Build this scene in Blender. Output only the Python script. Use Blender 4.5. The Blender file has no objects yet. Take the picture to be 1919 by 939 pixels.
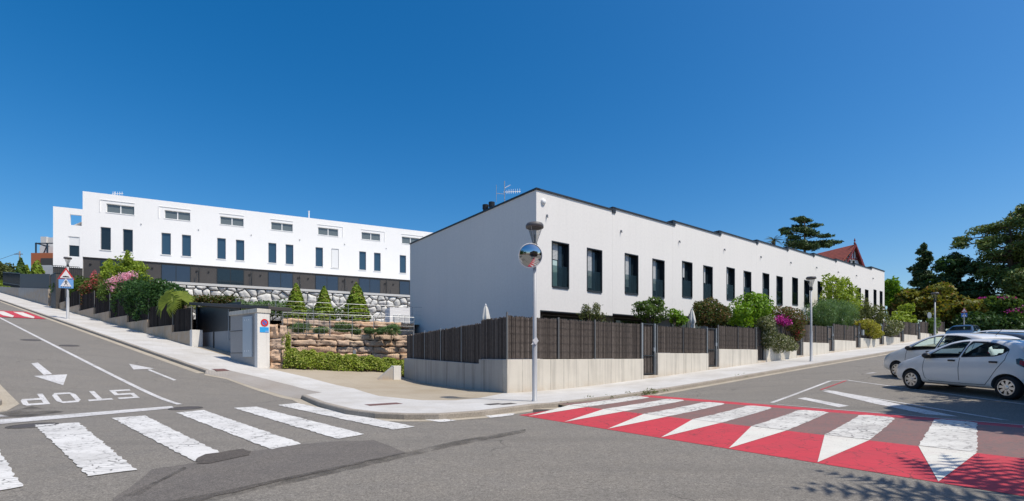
import bpy, bmesh, math, random
import numpy as np
from mathutils import Vector, Matrix, geometry
from mathutils.bvhtree import BVHTree
R=math.radians
random.seed(7)
scene=bpy.context.scene
col=scene.collection
# ------------------------------------------------------------------ camera, sky, sun, exposure
F=892.;CX=959.5;CY=668.;H=1.3            # focal length and horizon, in pixels of the 1919 px wide photograph; eye height
cam=bpy.data.cameras.new('camera');camo=bpy.data.objects.new('camera',cam);col.objects.link(camo)
camo.location=(0,0,H);camo.rotation_euler=(R(90),0,0)
cam.sensor_fit='HORIZONTAL';cam.sensor_width=36;cam.lens=36*F/1919
cam.shift_y=(CY-469.5)/1919;cam.clip_start=.05;cam.clip_end=3000
scene.camera=camo
SUN_AZ=R(117.8);SUN_EL=R(59)
world=bpy.data.worlds.new('World');scene.world=world;world.use_nodes=True
wn=world.node_tree.nodes;wl=world.node_tree.links
bg=wn['Background'];sky=wn.new('ShaderNodeTexSky');sky.sky_type='NISHITA';sky.sun_disc=False
sky.sun_elevation=SUN_EL;sky.sun_rotation=SUN_AZ;sky.altitude=300;sky.air_density=1.0;sky.dust_density=1.7;sky.ozone_density=3.0
hsv=wn.new('ShaderNodeHueSaturation');hsv.inputs['Saturation'].default_value=1.445;hsv.inputs['Hue'].default_value=.499;hsv.inputs['Value'].default_value=1.22
wl.new(sky.outputs[0],hsv.inputs['Color']);wl.new(hsv.outputs[0],bg.inputs['Color'])
bg.inputs['Strength'].default_value=.10
sun=bpy.data.lights.new('sun','SUN');sun.energy=4.0;sun.angle=R(.5);sun.color=(1,.925,.81)
suno=bpy.data.objects.new('sun',sun);col.objects.link(suno)
sv=Vector((math.sin(SUN_AZ)*math.cos(SUN_EL),math.cos(SUN_AZ)*math.cos(SUN_EL),math.sin(SUN_EL)))
suno.rotation_euler=(-sv).to_track_quat('-Z','Y').to_euler();suno.location=(30,-20,60)
scene.view_settings.view_transform='Standard';scene.view_settings.look='None'
scene.view_settings.gamma=1;scene.view_settings.use_curve_mapping=False
scene.view_settings.exposure=0.25
scene.cycles.max_bounces=6;scene.cycles.transparent_max_bounces=8
# ------------------------------------------------------------------ frames and terrain
d1=Vector((.798,.603));d2=Vector((-.603,.798));P0=Vector((-.16,15.3))      # right street: along / into the lots
e1=Vector((-.799,.602));m1=Vector((.602,.799))                            # left street: uphill / into the lots
bx=Vector((.897,.442));by=Vector((-.442,.897));B0=Vector((-45.1,50.))     # white apartment row
A0=Vector((1.07,21.))                                                     # street corner of the row houses
ROT1=math.atan2(d1.y,d1.x);ROTE=math.atan2(-e1.y,-e1.x);ROTB=math.atan2(bx.y,bx.x)
def ramp(x,w): return .5*(x+math.sqrt(x*x+w*w))
def G(x,y):
    s=x*e1.x+y*e1.y-15.25
    t=(x-P0.x)*d1.x+(y-P0.y)*d1.y
    return .124*(ramp(s,1.5)-ramp(s-110,3))+.06*(ramp(t-2.5,2)-ramp(t-62,3))-.03
def T(t,n): q=P0+d1*t+d2*n;return (q.x,q.y)
def L(a,c): q=e1*a+m1*c;return (q.x,q.y)
def W(t):  return G(*T(t,0))
def ray(u,v,fz):
    a=(u-CX)/F;b=(CY-v)/F;f=lambda Y:H+b*Y-fz(a*Y,Y)
    Y=2.
    while f(Y)>0 and Y<250: Y+=.1
    lo,hi=Y-.1,Y
    for _ in range(28):
        k=(lo+hi)/2
        if f(k)>0: lo=k
        else: hi=k
    return Vector((a*lo,lo,H+b*lo))
def P(u,v,dz=0.): return ray(u,v,lambda x,y:G(x,y)+dz)
def at(u,v,Y): return Vector(((u-CX)/F*Y,Y,H+(CY-v)/F*Y))
def zat(v,Y): return H+(CY-v)/F*Y
def col_on(u,p,d):                        # where a vertical plane (p + s*d) is seen in pixel column u -> s
    k=(u-CX)/F
    return (p.x-k*p.y)/(k*d.y-d.x)
# ------------------------------------------------------------------ mesh helpers
class MB:
    def __init__(s): s.v=[];s.f=[];s.m=[]
    def add(s,vs,fs,m=0):
        o=len(s.v);s.v+= [tuple(q) for q in vs]
        for f in fs: s.f.append([o+i for i in f]);s.m.append(m)
        return s
    def box(s,x0,x1,y0,y1,z0,z1,m=0):
        return s.add([(x0,y0,z0),(x1,y0,z0),(x1,y1,z0),(x0,y1,z0),(x0,y0,z1),(x1,y0,z1),(x1,y1,z1),(x0,y1,z1)],
          [(0,3,2,1),(4,5,6,7),(0,1,5,4),(1,2,6,5),(2,3,7,6),(3,0,4,7)],m)
    def prism(s,poly,y0,y1,m=0,axis='y'):  # polygon in x,z pulled along y (axis y) or in x,y pulled along z
        n=len(poly)
        if axis=='y': vs=[(p[0],y0,p[1]) for p in poly]+[(p[0],y1,p[1]) for p in poly]
        else: vs=[(p[0],p[1],y0) for p in poly]+[(p[0],p[1],y1) for p in poly]
        fs=[list(range(n)),list(range(2*n-1,n-1,-1))]+[(i,(i+1)%n+0,(i+1)%n+n,i+n) for i in range(n)]
        return s.add(vs,fs,m)
    def tube(s,p0,p1,r0,r1=None,n=10,m=0,cap=True):
        r1=r0 if r1 is None else r1
        p0=Vector(p0);p1=Vector(p1);d=(p1-p0).normalized()
        a=d.orthogonal().normalized();b=d.cross(a)
        vs=[];
        for p,r in((p0,r0),(p1,r1)):
            for i in range(n):
                t=2*math.pi*i/n;vs.append(p+(a*math.cos(t)+b*math.sin(t))*r)
        fs=[(i,(i+1)%n,(i+1)%n+n,i+n) for i in range(n)]
        if cap: fs+=[list(range(n-1,-1,-1)),list(range(n,2*n))]
        return s.add(vs,fs,m)
    def lathe(s,prof,n=20,c=(0,0,0),m=0):
        vs=[];c=Vector(c)
        for r,z in prof:
            for i in range(n):
                t=2*math.pi*i/n;vs.append(c+Vector((r*math.cos(t),r*math.sin(t),z)))
        fs=[]
        for k in range(len(prof)-1):
            for i in range(n):
                j=(i+1)%n;fs.append((k*n+i,k*n+j,k*n+n+j,k*n+n+i))
        return s.add(vs,fs,m)
    def build(s,name,mats,parent=None,smooth=False,fix=True,bevel=0):
        me=bpy.data.meshes.new(name);me.from_pydata(s.v,[],s.f);
        if not isinstance(mats,(list,tuple)): mats=[mats]
        for q in mats: me.materials.append(q)
        me.polygons.foreach_set('material_index',s.m)
        if fix:
            b=bmesh.new();b.from_mesh(me);bmesh.ops.recalc_face_normals(b,faces=b.faces);b.to_mesh(me);b.free()
        if smooth: me.polygons.foreach_set('use_smooth',[True]*len(me.polygons))
        o=bpy.data.objects.new(name,me);col.objects.link(o)
        if parent: o.parent=parent
        if bevel:
            b=o.modifiers.new('bevel','BEVEL');b.width=bevel;b.segments=2;b.limit_method='ANGLE'
        return o
def thing(name,label,cat,loc=(0,0,0),rz=0,group=None):
    o=bpy.data.objects.new(name,None);col.objects.link(o);o.empty_display_size=.2
    o.location=loc;o.rotation_euler=(0,0,rz);return tag(o,label,cat,group)
def tag(o,label,cat,group=None,kind=None):
    if label: o['label']=label
    if cat: o['category']=cat
    if group: o['group']=group
    if kind: o['kind']=kind
    return o
def struct(o): o['kind']='structure';return o
def sheet(name,polys,dz,mats,maxlen=.5,parent=None,ragged=0):
    """flat paint or paving: polygons in x,y laid on the terrain at height dz (number or function)"""
    dzf=dz if callable(dz) else (lambda x,y:dz)
    bm=bmesh.new()
    for item in polys:
        poly,mi=item if isinstance(item,tuple) and isinstance(item[1],int) and not isinstance(item[0],(int,float)) else (item,0)
        pts=[Vector((p[0],p[1],0)) for p in poly]
        tris=geometry.tessellate_polygon([pts])
        vs=[bm.verts.new(p) for p in pts]
        for t in tris:
            try: fc=bm.faces.new([vs[i] for i in t]);fc.material_index=mi
            except ValueError: pass
    for _ in range(9):
        long=[ed for ed in bm.edges if ed.calc_length()>maxlen]
        if not long: break
        bmesh.ops.subdivide_edges(bm,edges=long,cuts=1)
        bmesh.ops.triangulate(bm,faces=[f for f in bm.faces if len(f.verts)>3])
    if ragged:
        rr=random.Random(5)
        for v in bm.verts:
            if any(len(ed.link_faces)==1 for ed in v.link_edges):
                v.co.x+=ragged*(.6*math.sin(v.co.x*17+v.co.y*9)+rr.uniform(-.7,.7));v.co.y+=ragged*(.6*math.sin(v.co.y*19-v.co.x*8)+rr.uniform(-.7,.7))
    for v in bm.verts: v.co.z=G(v.co.x,v.co.y)+dzf(v.co.x,v.co.y)
    for f in bm.faces:
        f.normal_update()
        if f.normal.z<0: f.normal_flip()
    me=bpy.data.meshes.new(name);bm.to_mesh(me);bm.free()
    for q in (mats if isinstance(mats,(list,tuple)) else [mats]): me.materials.append(q)
    o=bpy.data.objects.new(name,me);col.objects.link(o)
    if parent: o.parent=parent
    return o
def pix(*pts,dz=0.): return [tuple(P(u,v,dz)[:2]) for u,v in pts]
# ------------------------------------------------------------------ materials
def newmat(name):
    m=bpy.data.materials.new(name);m.use_nodes=True
    nt=m.node_tree;return m,nt,nt.nodes['Principled BSDF']
def nd(nt,kind,**kw):
    n=nt.nodes.new(kind)
    for k,v in kw.items():
        if k in n.inputs: n.inputs[k].default_value=v
        else: setattr(n,k,v)
    return n
def mixc(nt,fac,a,b,mode='MIX'):
    n=nt.nodes.new('ShaderNodeMix');n.data_type='RGBA';n.blend_type=mode
    for i,val in ((0,fac),(6,a),(7,b)):
        if hasattr(val,'is_linked'): nt.links.new(val,n.inputs[i])
        else: n.inputs[i].default_value=val if i==0 else tuple(list(val)+[1])[:4]
    return n.outputs[2]
def rampn(nt,src,stops):
    n=nt.nodes.new('ShaderNodeValToRGB');nt.links.new(src,n.inputs[0])
    el=n.color_ramp.elements
    while len(el)<len(stops): el.new(.5)
    for q,(p,c) in zip(el,stops):
        q.position=p;q.color=(c,c,c,1) if isinstance(c,(int,float)) else tuple(list(c)+[1])[:4]
    return n.outputs[0]
def coords(nt,scale=(1,1,1),rot=0,world=True):
    if world: g=nt.nodes.new('ShaderNodeNewGeometry').outputs['Position']
    else: g=nt.nodes.new('ShaderNodeTexCoord').outputs['Object']
    mp=nt.nodes.new('ShaderNodeMapping');nt.links.new(g,mp.inputs[0])
    mp.inputs['Scale'].default_value=scale;mp.inputs['Rotation'].default_value=(0,0,rot)
    return mp.outputs[0]
def noise(nt,vec,scale,detail=4,rough=.55):
    n=nd(nt,'ShaderNodeTexNoise',Scale=scale,Detail=detail,Roughness=rough);nt.links.new(vec,n.inputs['Vector']);return n.outputs['Fac']
def bump(nt,bs,h,strength=.3,dist=.02):
    b=nd(nt,'ShaderNodeBump',Strength=strength,Distance=dist);nt.links.new(h,b.inputs['Height']);nt.links.new(b.outputs[0],bs.inputs['Normal'])
def pbr(name,c,rough=.7,var=.15,scale=3.,fine=0,bmp=0,metal=0,spec=.4,island=0,world=False):
    m,nt,bs=newmat(name)
    bs.inputs['Roughness'].default_value=rough;bs.inputs['Metallic'].default_value=metal
    bs.inputs['Specular IOR Level'].default_value=spec
    v=coords(nt,world=world);f=noise(nt,v,scale)
    out=mixc(nt,f,[k*(1-var) for k in c],[min(1,k*(1+var)) for k in c])
    if fine:
        g=noise(nt,v,scale*25,2);out=mixc(nt,fine,out,rampn(nt,g,[(.35,.35),(.65,1.0)]),'MULTIPLY')
    if island:
        g=nt.nodes.new('ShaderNodeNewGeometry')
        out=mixc(nt,1,out,rampn(nt,g.outputs['Random Per Island'],[(0,1-island),(1,1+island*.0)]),'MULTIPLY')
    nt.links.new(out,bs.inputs['Base Color'])
    if bmp: bump(nt,bs,noise(nt,v,scale*20,3),bmp,.01)
    return m
def asphalt(name,c,crack=.9,warm=1.):
    m,nt,bs=newmat(name);v=coords(nt)
    base=mixc(nt,noise(nt,v,.35,5),[k*.86 for k in c],[k*1.12 for k in c])
    base=mixc(nt,rampn(nt,noise(nt,v,1.7,4,.65),[(.35,0),(.75,.5)]),base,(c[0]*1.22,c[1]*1.19,c[2]*1.13))
    base=mixc(nt,.8,base,rampn(nt,noise(nt,v,75,2,.7),[(.3,.42),(.5,.98),(.72,1.75)]),'MULTIPLY')
    base=mixc(nt,.55,base,rampn(nt,noise(nt,v,26,3,.8),[(.32,.55),(.5,1.),(.70,1.5)]),'MULTIPLY')
    # streaks left along both streets by tyres
    base=mixc(nt,rampn(nt,noise(nt,coords(nt,(.12,1.6,1),-ROT1),1.,3),[(.52,0),(.75,.45)]),base,[k*.72 for k in c])
    if crack:
        vo=nd(nt,'ShaderNodeTexVoronoi',Scale=.35,feature='DISTANCE_TO_EDGE')
        wv=nt.nodes.new('ShaderNodeVectorMath');wv.operation='ADD';nt.links.new(v,wv.inputs[0])
        ns=nd(nt,'ShaderNodeTexNoise',Scale=1.2,Detail=5);nt.links.new(v,ns.inputs['Vector']);nt.links.new(ns.outputs['Color'],wv.inputs[1])
        nt.links.new(wv.outputs[0],vo.inputs['Vector'])
        k=rampn(nt,vo.outputs['Distance'],[(0,crack),(.006,0)])
        k2=mixc(nt,1,k,rampn(nt,noise(nt,v,.25,2),[(.5,0),(.62,1)]),'MULTIPLY')
        base=mixc(nt,k2,base,(.035,.034,.032))
    nt.links.new(base,bs.inputs['Base Color']);bs.inputs['Roughness'].default_value=.86;bs.inputs['Specular IOR Level'].default_value=.3
    bump(nt,bs,noise(nt,v,95,2),.35,.006)
    return m
def paint(name,c,under,wear=.5,crack=1.,rot=0.,anis=2.4):
    m,nt,bs=newmat(name);v=coords(nt);va=coords(nt,(1,anis,1),rot)
    base=mixc(nt,noise(nt,v,2.2,5),[k*.86 for k in c],[min(.9,k*1.06) for k in c])
    base=mixc(nt,.5,base,rampn(nt,noise(nt,v,60,2),[(.3,.75),(.6,1.)]),'MULTIPLY')
    if crack:
        wv=nt.nodes.new('ShaderNodeVectorMath');wv.operation='ADD';nt.links.new(va,wv.inputs[0])
        ns=nd(nt,'ShaderNodeTexNoise',Scale=4,Detail=4);nt.links.new(v,ns.inputs['Vector'])
        sc=nt.nodes.new('ShaderNodeVectorMath');sc.operation='SCALE';sc.inputs['Scale'].default_value=.22;nt.links.new(ns.outputs['Color'],sc.inputs[0]);nt.links.new(sc.outputs[0],wv.inputs[1])
        vo=nd(nt,'ShaderNodeTexVoronoi',Scale=4.6,feature='DISTANCE_TO_EDGE');nt.links.new(wv.outputs[0],vo.inputs['Vector'])
        k=rampn(nt,vo.outputs['Distance'],[(0,1),(.020*crack,.6),(.045*crack,0)])
        k=mixc(nt,1,k,rampn(nt,noise(nt,v,1.3,3),[(.36,0),(.58,.95)]),'MULTIPLY')
        base=mixc(nt,k,base,[q*.4 for q in under])
    if wear:
        base=mixc(nt,rampn(nt,noise(nt,v,16,6,.8),[(.70-.25*wear,0),(.76-.25*wear,.85)]),base,under)
        base=mixc(nt,rampn(nt,noise(nt,coords(nt,(.5,1.5,1),rot),1.1,4,.6),[(.45,0),(.75,.55*wear+.1)]),base,under)
    nt.links.new(base,bs.inputs['Base Color']);bs.inputs['Roughness'].default_value=.7
    bump(nt,bs,noise(nt,v,80,2),.2,.004)
    return m
def concrete(name,c,streak=.5,joints=0.,warmfoot=0):
    m,nt,bs=newmat(name);v=coords(nt,world=False)
    base=mixc(nt,noise(nt,v,1.1,6,.6),[k*.82 for k in c],[min(1,k*1.12) for k in c])
    base=mixc(nt,streak,base,rampn(nt,noise(nt,coords(nt,(2.6,2.6,.14),world=False),2.,5),[(.32,.5),(.5,1.)]),'MULTIPLY')
    base=mixc(nt,.5,base,rampn(nt,noise(nt,v,38,3),[(.3,.8),(.6,1.)]),'MULTIPLY')
    if joints:
        sp=nt.nodes.new('ShaderNodeSeparateXYZ');nt.links.new(coords(nt,world=False),sp.inputs[0])
        a=nd(nt,'ShaderNodeMath',operation='MULTIPLY');nt.links.new(sp.outputs[0],a.inputs[0]);a.inputs[1].default_value=1/joints
        b=nd(nt,'ShaderNodeMath',operation='FRACT');nt.links.new(a.outputs[0],b.inputs[0])
        k=rampn(nt,b.outputs[0],[(0,.7),(.03,.5),(.07,0)])
        k=mixc(nt,1,k,rampn(nt,noise(nt,v,1.7,4),[(.3,.3),(.55,1)]),'MULTIPLY')
        base=mixc(nt,k,base,[q*.38 for q in c])
    if joints:   # splash dirt along the foot of the wall
        k=rampn(nt,sp.outputs[2],[(0,.75),(.28,.25),(.5,0)]);k=mixc(nt,1,k,rampn(nt,noise(nt,v,2.3,5,.65),[(.35,0),(.62,1)]),'MULTIPLY')
        base=mixc(nt,k,base,(.42,.30,.19))
    nt.links.new(base,bs.inputs['Base Color']);bs.inputs['Roughness'].default_value=.85;bs.inputs['Specular IOR Level'].default_value=.25
    bump(nt,bs,noise(nt,v,30,4),.15,.01)
    return m
def paver(name,c,tile,rot,mortar=.72,stain=(.3,.26,.2)):
    m,nt,bs=newmat(name);v=coords(nt,(1,1,1),-rot)
    br=nd(nt,'ShaderNodeTexBrick',Scale=1.,offset=0.,squash=1.);nt.links.new(v,br.inputs['Vector'])
    br.inputs['Mortar Size'].default_value=.006;br.inputs['Brick Width'].default_value=tile;br.inputs['Row Height'].default_value=tile
    br.inputs['Color1'].default_value=(*c,1);br.inputs['Color2'].default_value=(*[k*.93 for k in c],1);br.inputs['Mortar'].default_value=(*[k*mortar for k in c],1)
    vw=coords(nt)
    base=mixc(nt,rampn(nt,noise(nt,vw,.5,6,.62),[(.42,0),(.75,.5)]),br.outputs['Color'],stain)
    base=mixc(nt,.5,base,rampn(nt,noise(nt,vw,22,3),[(.3,.78),(.62,1.)]),'MULTIPLY')
    nt.links.new(base,bs.inputs['Base Color']);bs.inputs['Roughness'].default_value=.8;bs.inputs['Specular IOR Level'].default_value=.3
    bump(nt,bs,noise(nt,vw,40,3),.12,.006)
    return m
def leafm(name,dark,light,accent=None,amt=.0,trans=.3,clump=1.6):
    m,nt,bs=newmat(name);g=nt.nodes.new('ShaderNodeNewGeometry');rnd=g.outputs['Random Per Island']
    c=mixc(nt,rnd,dark,light)
    v=coords(nt)
    c=mixc(nt,rampn(nt,noise(nt,v,clump,3),[(.38,0),(.62,.75)]),c,[k*1.15 for k in light])
    if accent: c=mixc(nt,rampn(nt,rnd,[(1-amt-.001,0),(1-amt,1)]),c,accent)
    nt.links.new(c,bs.inputs['Base Color']);bs.inputs['Roughness'].default_value=.55;bs.inputs['Specular IOR Level'].default_value=.25
    tr=nt.nodes.new('ShaderNodeBsdfTranslucent');nt.links.new(mixc(nt,.5,c,(light[0]*1.6,light[1]*1.5,light[2]*.5)),tr.inputs[0])
    mx=nt.nodes.new('ShaderNodeMixShader');mx.inputs[0].default_value=trans
    nt.links.new(bs.outputs[0],mx.inputs[1]);nt.links.new(tr.outputs[0],mx.inputs[2])
    nt.links.new(mx.outputs[0],nt.nodes['Material Output'].inputs[0])
    return m
ASPH=(.178,.165,.146)
M={}
M['asphalt']=asphalt('asphalt',ASPH)
M['asphalt_patch']=asphalt('asphalt_patch',(.125,.114,.104),.4)
def stain(name,c,lo,hi,sc):
    m=asphalt(name,c,.0);nt=m.node_tree;v=coords(nt)
    tr=nt.nodes.new('ShaderNodeBsdfTransparent');mx=nt.nodes.new('ShaderNodeMixShader')
    nt.links.new(rampn(nt,noise(nt,v,sc,6,.68),[(lo,0),(hi,.6)]),mx.inputs[0]);nt.links.new(tr.outputs[0],mx.inputs[1]);nt.links.new(nt.nodes['Principled BSDF'].outputs[0],mx.inputs[2])
    nt.links.new(mx.outputs[0],nt.nodes['Material Output'].inputs[0]);return m
M['asphalt_fill']=asphalt('asphalt_fill',(.082,.072,.064),0)
M['asphalt_stain']=stain('asphalt_stain',(.075,.068,.060),.36,.62,1.6)
M['asphalt_dark']=asphalt('asphalt_dark',(.07,.066,.062),.3)
M['white_paint']=paint('white_road_paint',(.70,.70,.69),ASPH,.35,1.,-ROT1)
M['zebra_paint']=paint('zebra_paint',(.70,.69,.665),ASPH,.42,1.7,ROT1)
M['table_white']=paint('raised_table_white',(.66,.65,.61),(.12,.09,.085),.42,1.9,ROT1)
M['triangle_white']=paint('ramp_triangle_white',(.66,.65,.59),(.4,.2,.2),.25,.25)
M['red_paint']=paint('red_road_paint',(.52,.036,.052),(.16,.06,.06),.26,.7,0,1.)
M['red_brown']=paint('worn_red_asphalt',(.235,.118,.100),(.135,.105,.095),.8,.5,0,1.)
M['thin_white']=paint('thin_line_paint',(.62,.61,.60),ASPH,.6,.5)
M['earth']=pbr('earth',(.16,.11,.07),.95,.3,.6,.5,.3,world=True)
M['pave']=paver('pale_paving',(.56,.55,.53),.4,ROT1,.88)
M['pave_left']=paver('pale_paving_hill',(.53,.52,.50),.4,ROTE)
M['drive']=paver('driveway_concrete',(.40,.345,.265),3.1,ROT1,.8,(.25,.19,.11))
M['apron']=paver('grey_apron',(.34,.315,.285),2.,ROTE,.8,(.22,.18,.14))
M['kerb']=pbr('kerb_stone',(.34,.30,.25),.85,.25,1.5,.4,.2,world=True)
M['gutter']=pbr('gutter_concrete',(.42,.37,.29),.85,.25,1.2,.4,.1,world=True)
def stuccom(name,c,streak):
    m,nt,bs=newmat(name);v=coords(nt,world=False)
    b=mixc(nt,noise(nt,v,.45,5,.6),[k*.95 for k in c],[min(1,k*1.03) for k in c])
    b=mixc(nt,streak,b,rampn(nt,noise(nt,coords(nt,(1.9,1.9,.07),world=False),2.2,5,.6),[(.36,.70),(.54,1.)]),'MULTIPLY')
    b=mixc(nt,.10,b,rampn(nt,noise(nt,v,9,4),[(.35,.6),(.6,1.)]),'MULTIPLY')
    nt.links.new(b,bs.inputs['Base Color']);bs.inputs['Roughness'].default_value=.92;bs.inputs['Specular IOR Level'].default_value=.2
    bump(nt,bs,noise(nt,v,45,3),.10,.008);return m
M['stucco']=stuccom('white_render',(.755,.73,.695),.06)
M['stuccoB']=stuccom('bright_white_render',(.86,.85,.83),.03)
M['charcoal']=pbr('charcoal_cladding',(.058,.053,.05),.6,.12,1.,0,0)
M['black_metal']=pbr('black_metal',(.022,.026,.030),.45,.2,2)
M['grey_panel']=pbr('grey_panel',(.27,.28,.29),.6,.1,1)
M['concrete']=concrete('board_marked_concrete',(.63,.585,.505),.45,.62)
M['concrete_grey']=concrete('grey_concrete',(.42,.395,.36),.5,1.3)
M['concrete_hill']=concrete('hill_concrete',(.46,.385,.30),.45,1.5)
M['pillar']=concrete('pale_pillar_concrete',(.76,.73,.68),.2,0)
M['pillar_shade']=pbr('shaded_pillar_panel',(.36,.34,.32),.7,.08,1,.2)  # darker copy: shade of the pillar's street side put into the base colour
M['reed']=pbr('heather_reed',(.190,.160,.142),.95,.4,9,.7,0,spec=.1,island=.62)
M['reed_dark']=pbr('dark_reed',(.055,.046,.042),.95,.35,3,.4,0,spec=.1,island=.6)
M['galv']=pbr('galvanised_steel',(.36,.38,.40),.45,.12,6,metal=.6)
M['post']=pbr('grey_fence_post',(.12,.122,.122),.6,.15,4)
M['lamp_pole']=pbr('grey_painted_pole',(.36,.37,.385),.45,.1,4)
M['lamp_cap']=pbr('dark_lamp_cap',(.10,.095,.095),.5,.2,4)
M['white_plastic']=pbr('white_plastic',(.75,.75,.74),.5,.04,3)
M['sign_red']=pbr('sign_red',(.55,.03,.03),.4,.08,3)
M['sign_white']=pbr('sign_white',(.78,.74,.72),.4,.04,3)
M['sign_blue']=pbr('sign_blue',(.045,.16,.52),.4,.08,3)
M['sign_pale_blue']=pbr('faded_sign_blue',(.17,.36,.66),.4,.08,3)
M['sign_cyan']=pbr('sign_cyan',(.03,.33,.68),.4,.05,3)
M['black']=pbr('black_plastic',(.015,.015,.016),.5,.2,4)
M['fabric']=pbr('pale_canvas',(.62,.61,.57),.9,.1,6,.2)
M['terracotta_wall']=pbr('terracotta_render',(.40,.125,.055),.85,.1,1,.1)
M['tile_red']=pbr('red_roof_tile',(.21,.052,.035),.8,.35,2.,.6,.5)
def tilem(name,c):
    m,nt,bs=newmat(name);v=coords(nt,world=False);wv=nd(nt,'ShaderNodeTexWave',Scale=1.1,Distortion=.6,bands_direction='Z');nt.links.new(v,wv.inputs['Vector'])
    wx=nd(nt,'ShaderNodeTexWave',Scale=1.5,Distortion=.4,bands_direction='Y');nt.links.new(v,wx.inputs['Vector'])
    b=mixc(nt,noise(nt,v,1.6,4),[k*.7 for k in c],[k*1.5 for k in c]);b=mixc(nt,.75,b,rampn(nt,wv.outputs['Fac'],[(.0,.35),(.45,1.)]),'MULTIPLY');b=mixc(nt,.4,b,rampn(nt,wx.outputs['Fac'],[(.0,.5),(.45,1.)]),'MULTIPLY')
    nt.links.new(b,bs.inputs['Base Color']);bs.inputs['Roughness'].default_value=.85;return m
M['tile_red']=tilem('red_roof_tile',(.36,.088,.058))
M['maroon']=pbr('maroon_bargeboard',(.20,.03,.035),.6,.1,2)
M['brick']=pbr('brown_brick',(.24,.12,.08),.85,.25,4,.4)
M['iron']=pbr('cast_iron',(.085,.075,.07),.7,.25,8,.4,.3)
M['rust_plate']=pbr('rusty_cover_plate',(.16,.085,.075),.75,.2,6,.3)
M['bark']=pbr('bark',(.10,.075,.055),.95,.35,5,.5,.5)
M['rock_white']=pbr('pale_boulder',(.86,.82,.76),.9,.25,1.2,.35,.6,island=.38,world=True)
def rockm(name,cols):
    m,nt,bs=newmat(name);g=nt.nodes.new('ShaderNodeNewGeometry');v=coords(nt)
    c=rampn(nt,g.outputs['Random Per Island'],cols)
    c=mixc(nt,noise(nt,v,3.5,5,.65),c,(.46,.33,.24));c=mixc(nt,.6,c,rampn(nt,noise(nt,v,28,3),[(.3,.55),(.6,1.)]),'MULTIPLY')
    nt.links.new(c,bs.inputs['Base Color']);bs.inputs['Roughness'].default_value=.92;bs.inputs['Specular IOR Level'].default_value=.2
    bump(nt,bs,noise(nt,v,14,5,.65),.8,.04);return m
M['rock_tan']=rockm('tan_stone',[(0,(.50,.42,.35)),(.22,(.72,.51,.35)),(.42,(.80,.51,.30)),(.6,(.62,.50,.40)),(.78,(.82,.53,.30)),(1,(.82,.66,.48))])
M['rock_tan_old']=pbr('tan_stone',(.68,.47,.335),.9,.35,1.3,.4,.6,island=.42,world=True)
M['crevice_pale']=pbr('boulder_joint',(.17,.15,.13),1.,.3,2)
M['crevice']=pbr('dark_crevice',(.06,.052,.045),1.,.3,2)
M['limestone']=pbr('pale_capstone',(.62,.61,.58),.85,.1,1.)
def glassm(name,c,rough=.04,spec=.6):
    m,nt,bs=newmat(name);bs.inputs['Base Color'].default_value=(*c,1);bs.inputs['Roughness'].default_value=rough
    bs.inputs['Specular IOR Level'].default_value=spec
    bump(nt,bs,noise(nt,coords(nt),.9,2),.06,.02)
    return m
M['pane']=glassm('dark_window_glass',(.012,.020,.026))
M['pane_sky_dim']=glassm('dim_sky_tinted_glass',(.028,.042,.068),.05,.6)  # bluish base colour holds a duller reflection of the sky
M['pane_sky']=glassm('sky_tinted_glass',(.030,.068,.110),.05,.6)  # blue base colour holds the sky's reflection in dark glass
M['pane_grey']=glassm('grey_window_glass',(.13,.155,.16),.08,.5)
M['shutter']=pbr('roller_shutter',(.52,.53,.53),.6,.06,2)
M['frosted']=pbr('frosted_cabinet_sheet',(.40,.46,.50),.35,.06,1.)
M['curtain']=pbr('pale_curtain',(.42,.55,.53),.9,.15,6)
def clear(name,tint,fac):
    m,nt,bs=newmat(name);bs.inputs['Base Color'].default_value=(.01,.02,.02,1);bs.inputs['Roughness'].default_value=.03
    bs.inputs['Specular IOR Level'].default_value=.7
    tr=nt.nodes.new('ShaderNodeBsdfTransparent');tr.inputs[0].default_value=(*tint,1)
    mx=nt.nodes.new('ShaderNodeMixShader');mx.inputs[0].default_value=fac
    nt.links.new(bs.outputs[0],mx.inputs[1]);nt.links.new(tr.outputs[0],mx.inputs[2]);nt.links.new(mx.outputs[0],nt.nodes['Material Output'].inputs[0])
    return m
M['car_glass']=clear('car_glass',(.86,.97,.95),.92)
M['lamp_glass']=clear('lamp_glass',(.92,.92,.92),.72)
M['balu_glass']=clear('balustrade_glass',(.75,.82,.82),.75)
def metalm(name,c,rough):
    m,nt,bs=newmat(name);bs.inputs['Base Color'].default_value=(*c,1);bs.inputs['Metallic'].default_value=1;bs.inputs['Roughness'].default_value=rough;return m
M['mirror']=metalm('mirror_silver',(.52,.54,.55),.015)
M['alloy']=metalm('wheel_silver',(.62,.63,.64),.35)
def carpaint(name,c):
    m,nt,bs=newmat(name);bs.inputs['Base Color'].default_value=(*c,1);bs.inputs['Roughness'].default_value=.28
    bs.inputs['Coat Weight'].default_value=.8;bs.inputs['Coat Roughness'].default_value=.04
    v=coords(nt,world=False);g=nt.nodes.new('ShaderNodeNewGeometry');nt.links.new(mixc(nt,g.outputs['Backfacing'],mixc(nt,noise(nt,v,2.5,4),[k*.88 for k in c],c),(.07,.072,.076)),bs.inputs['Base Color']);return m
M['car_white']=carpaint('white_car_paint',(.76,.745,.71));M['car_dark']=carpaint('dark_grey_car_paint',(.06,.062,.068));M['car_black']=carpaint('black_car_paint',(.015,.017,.022))
M['tyre']=pbr('tyre_rubber',(.018,.018,.019),.85,.2,6);M['cabin']=pbr('dark_cabin_trim',(.10,.105,.11),.8,.2,4)
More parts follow.
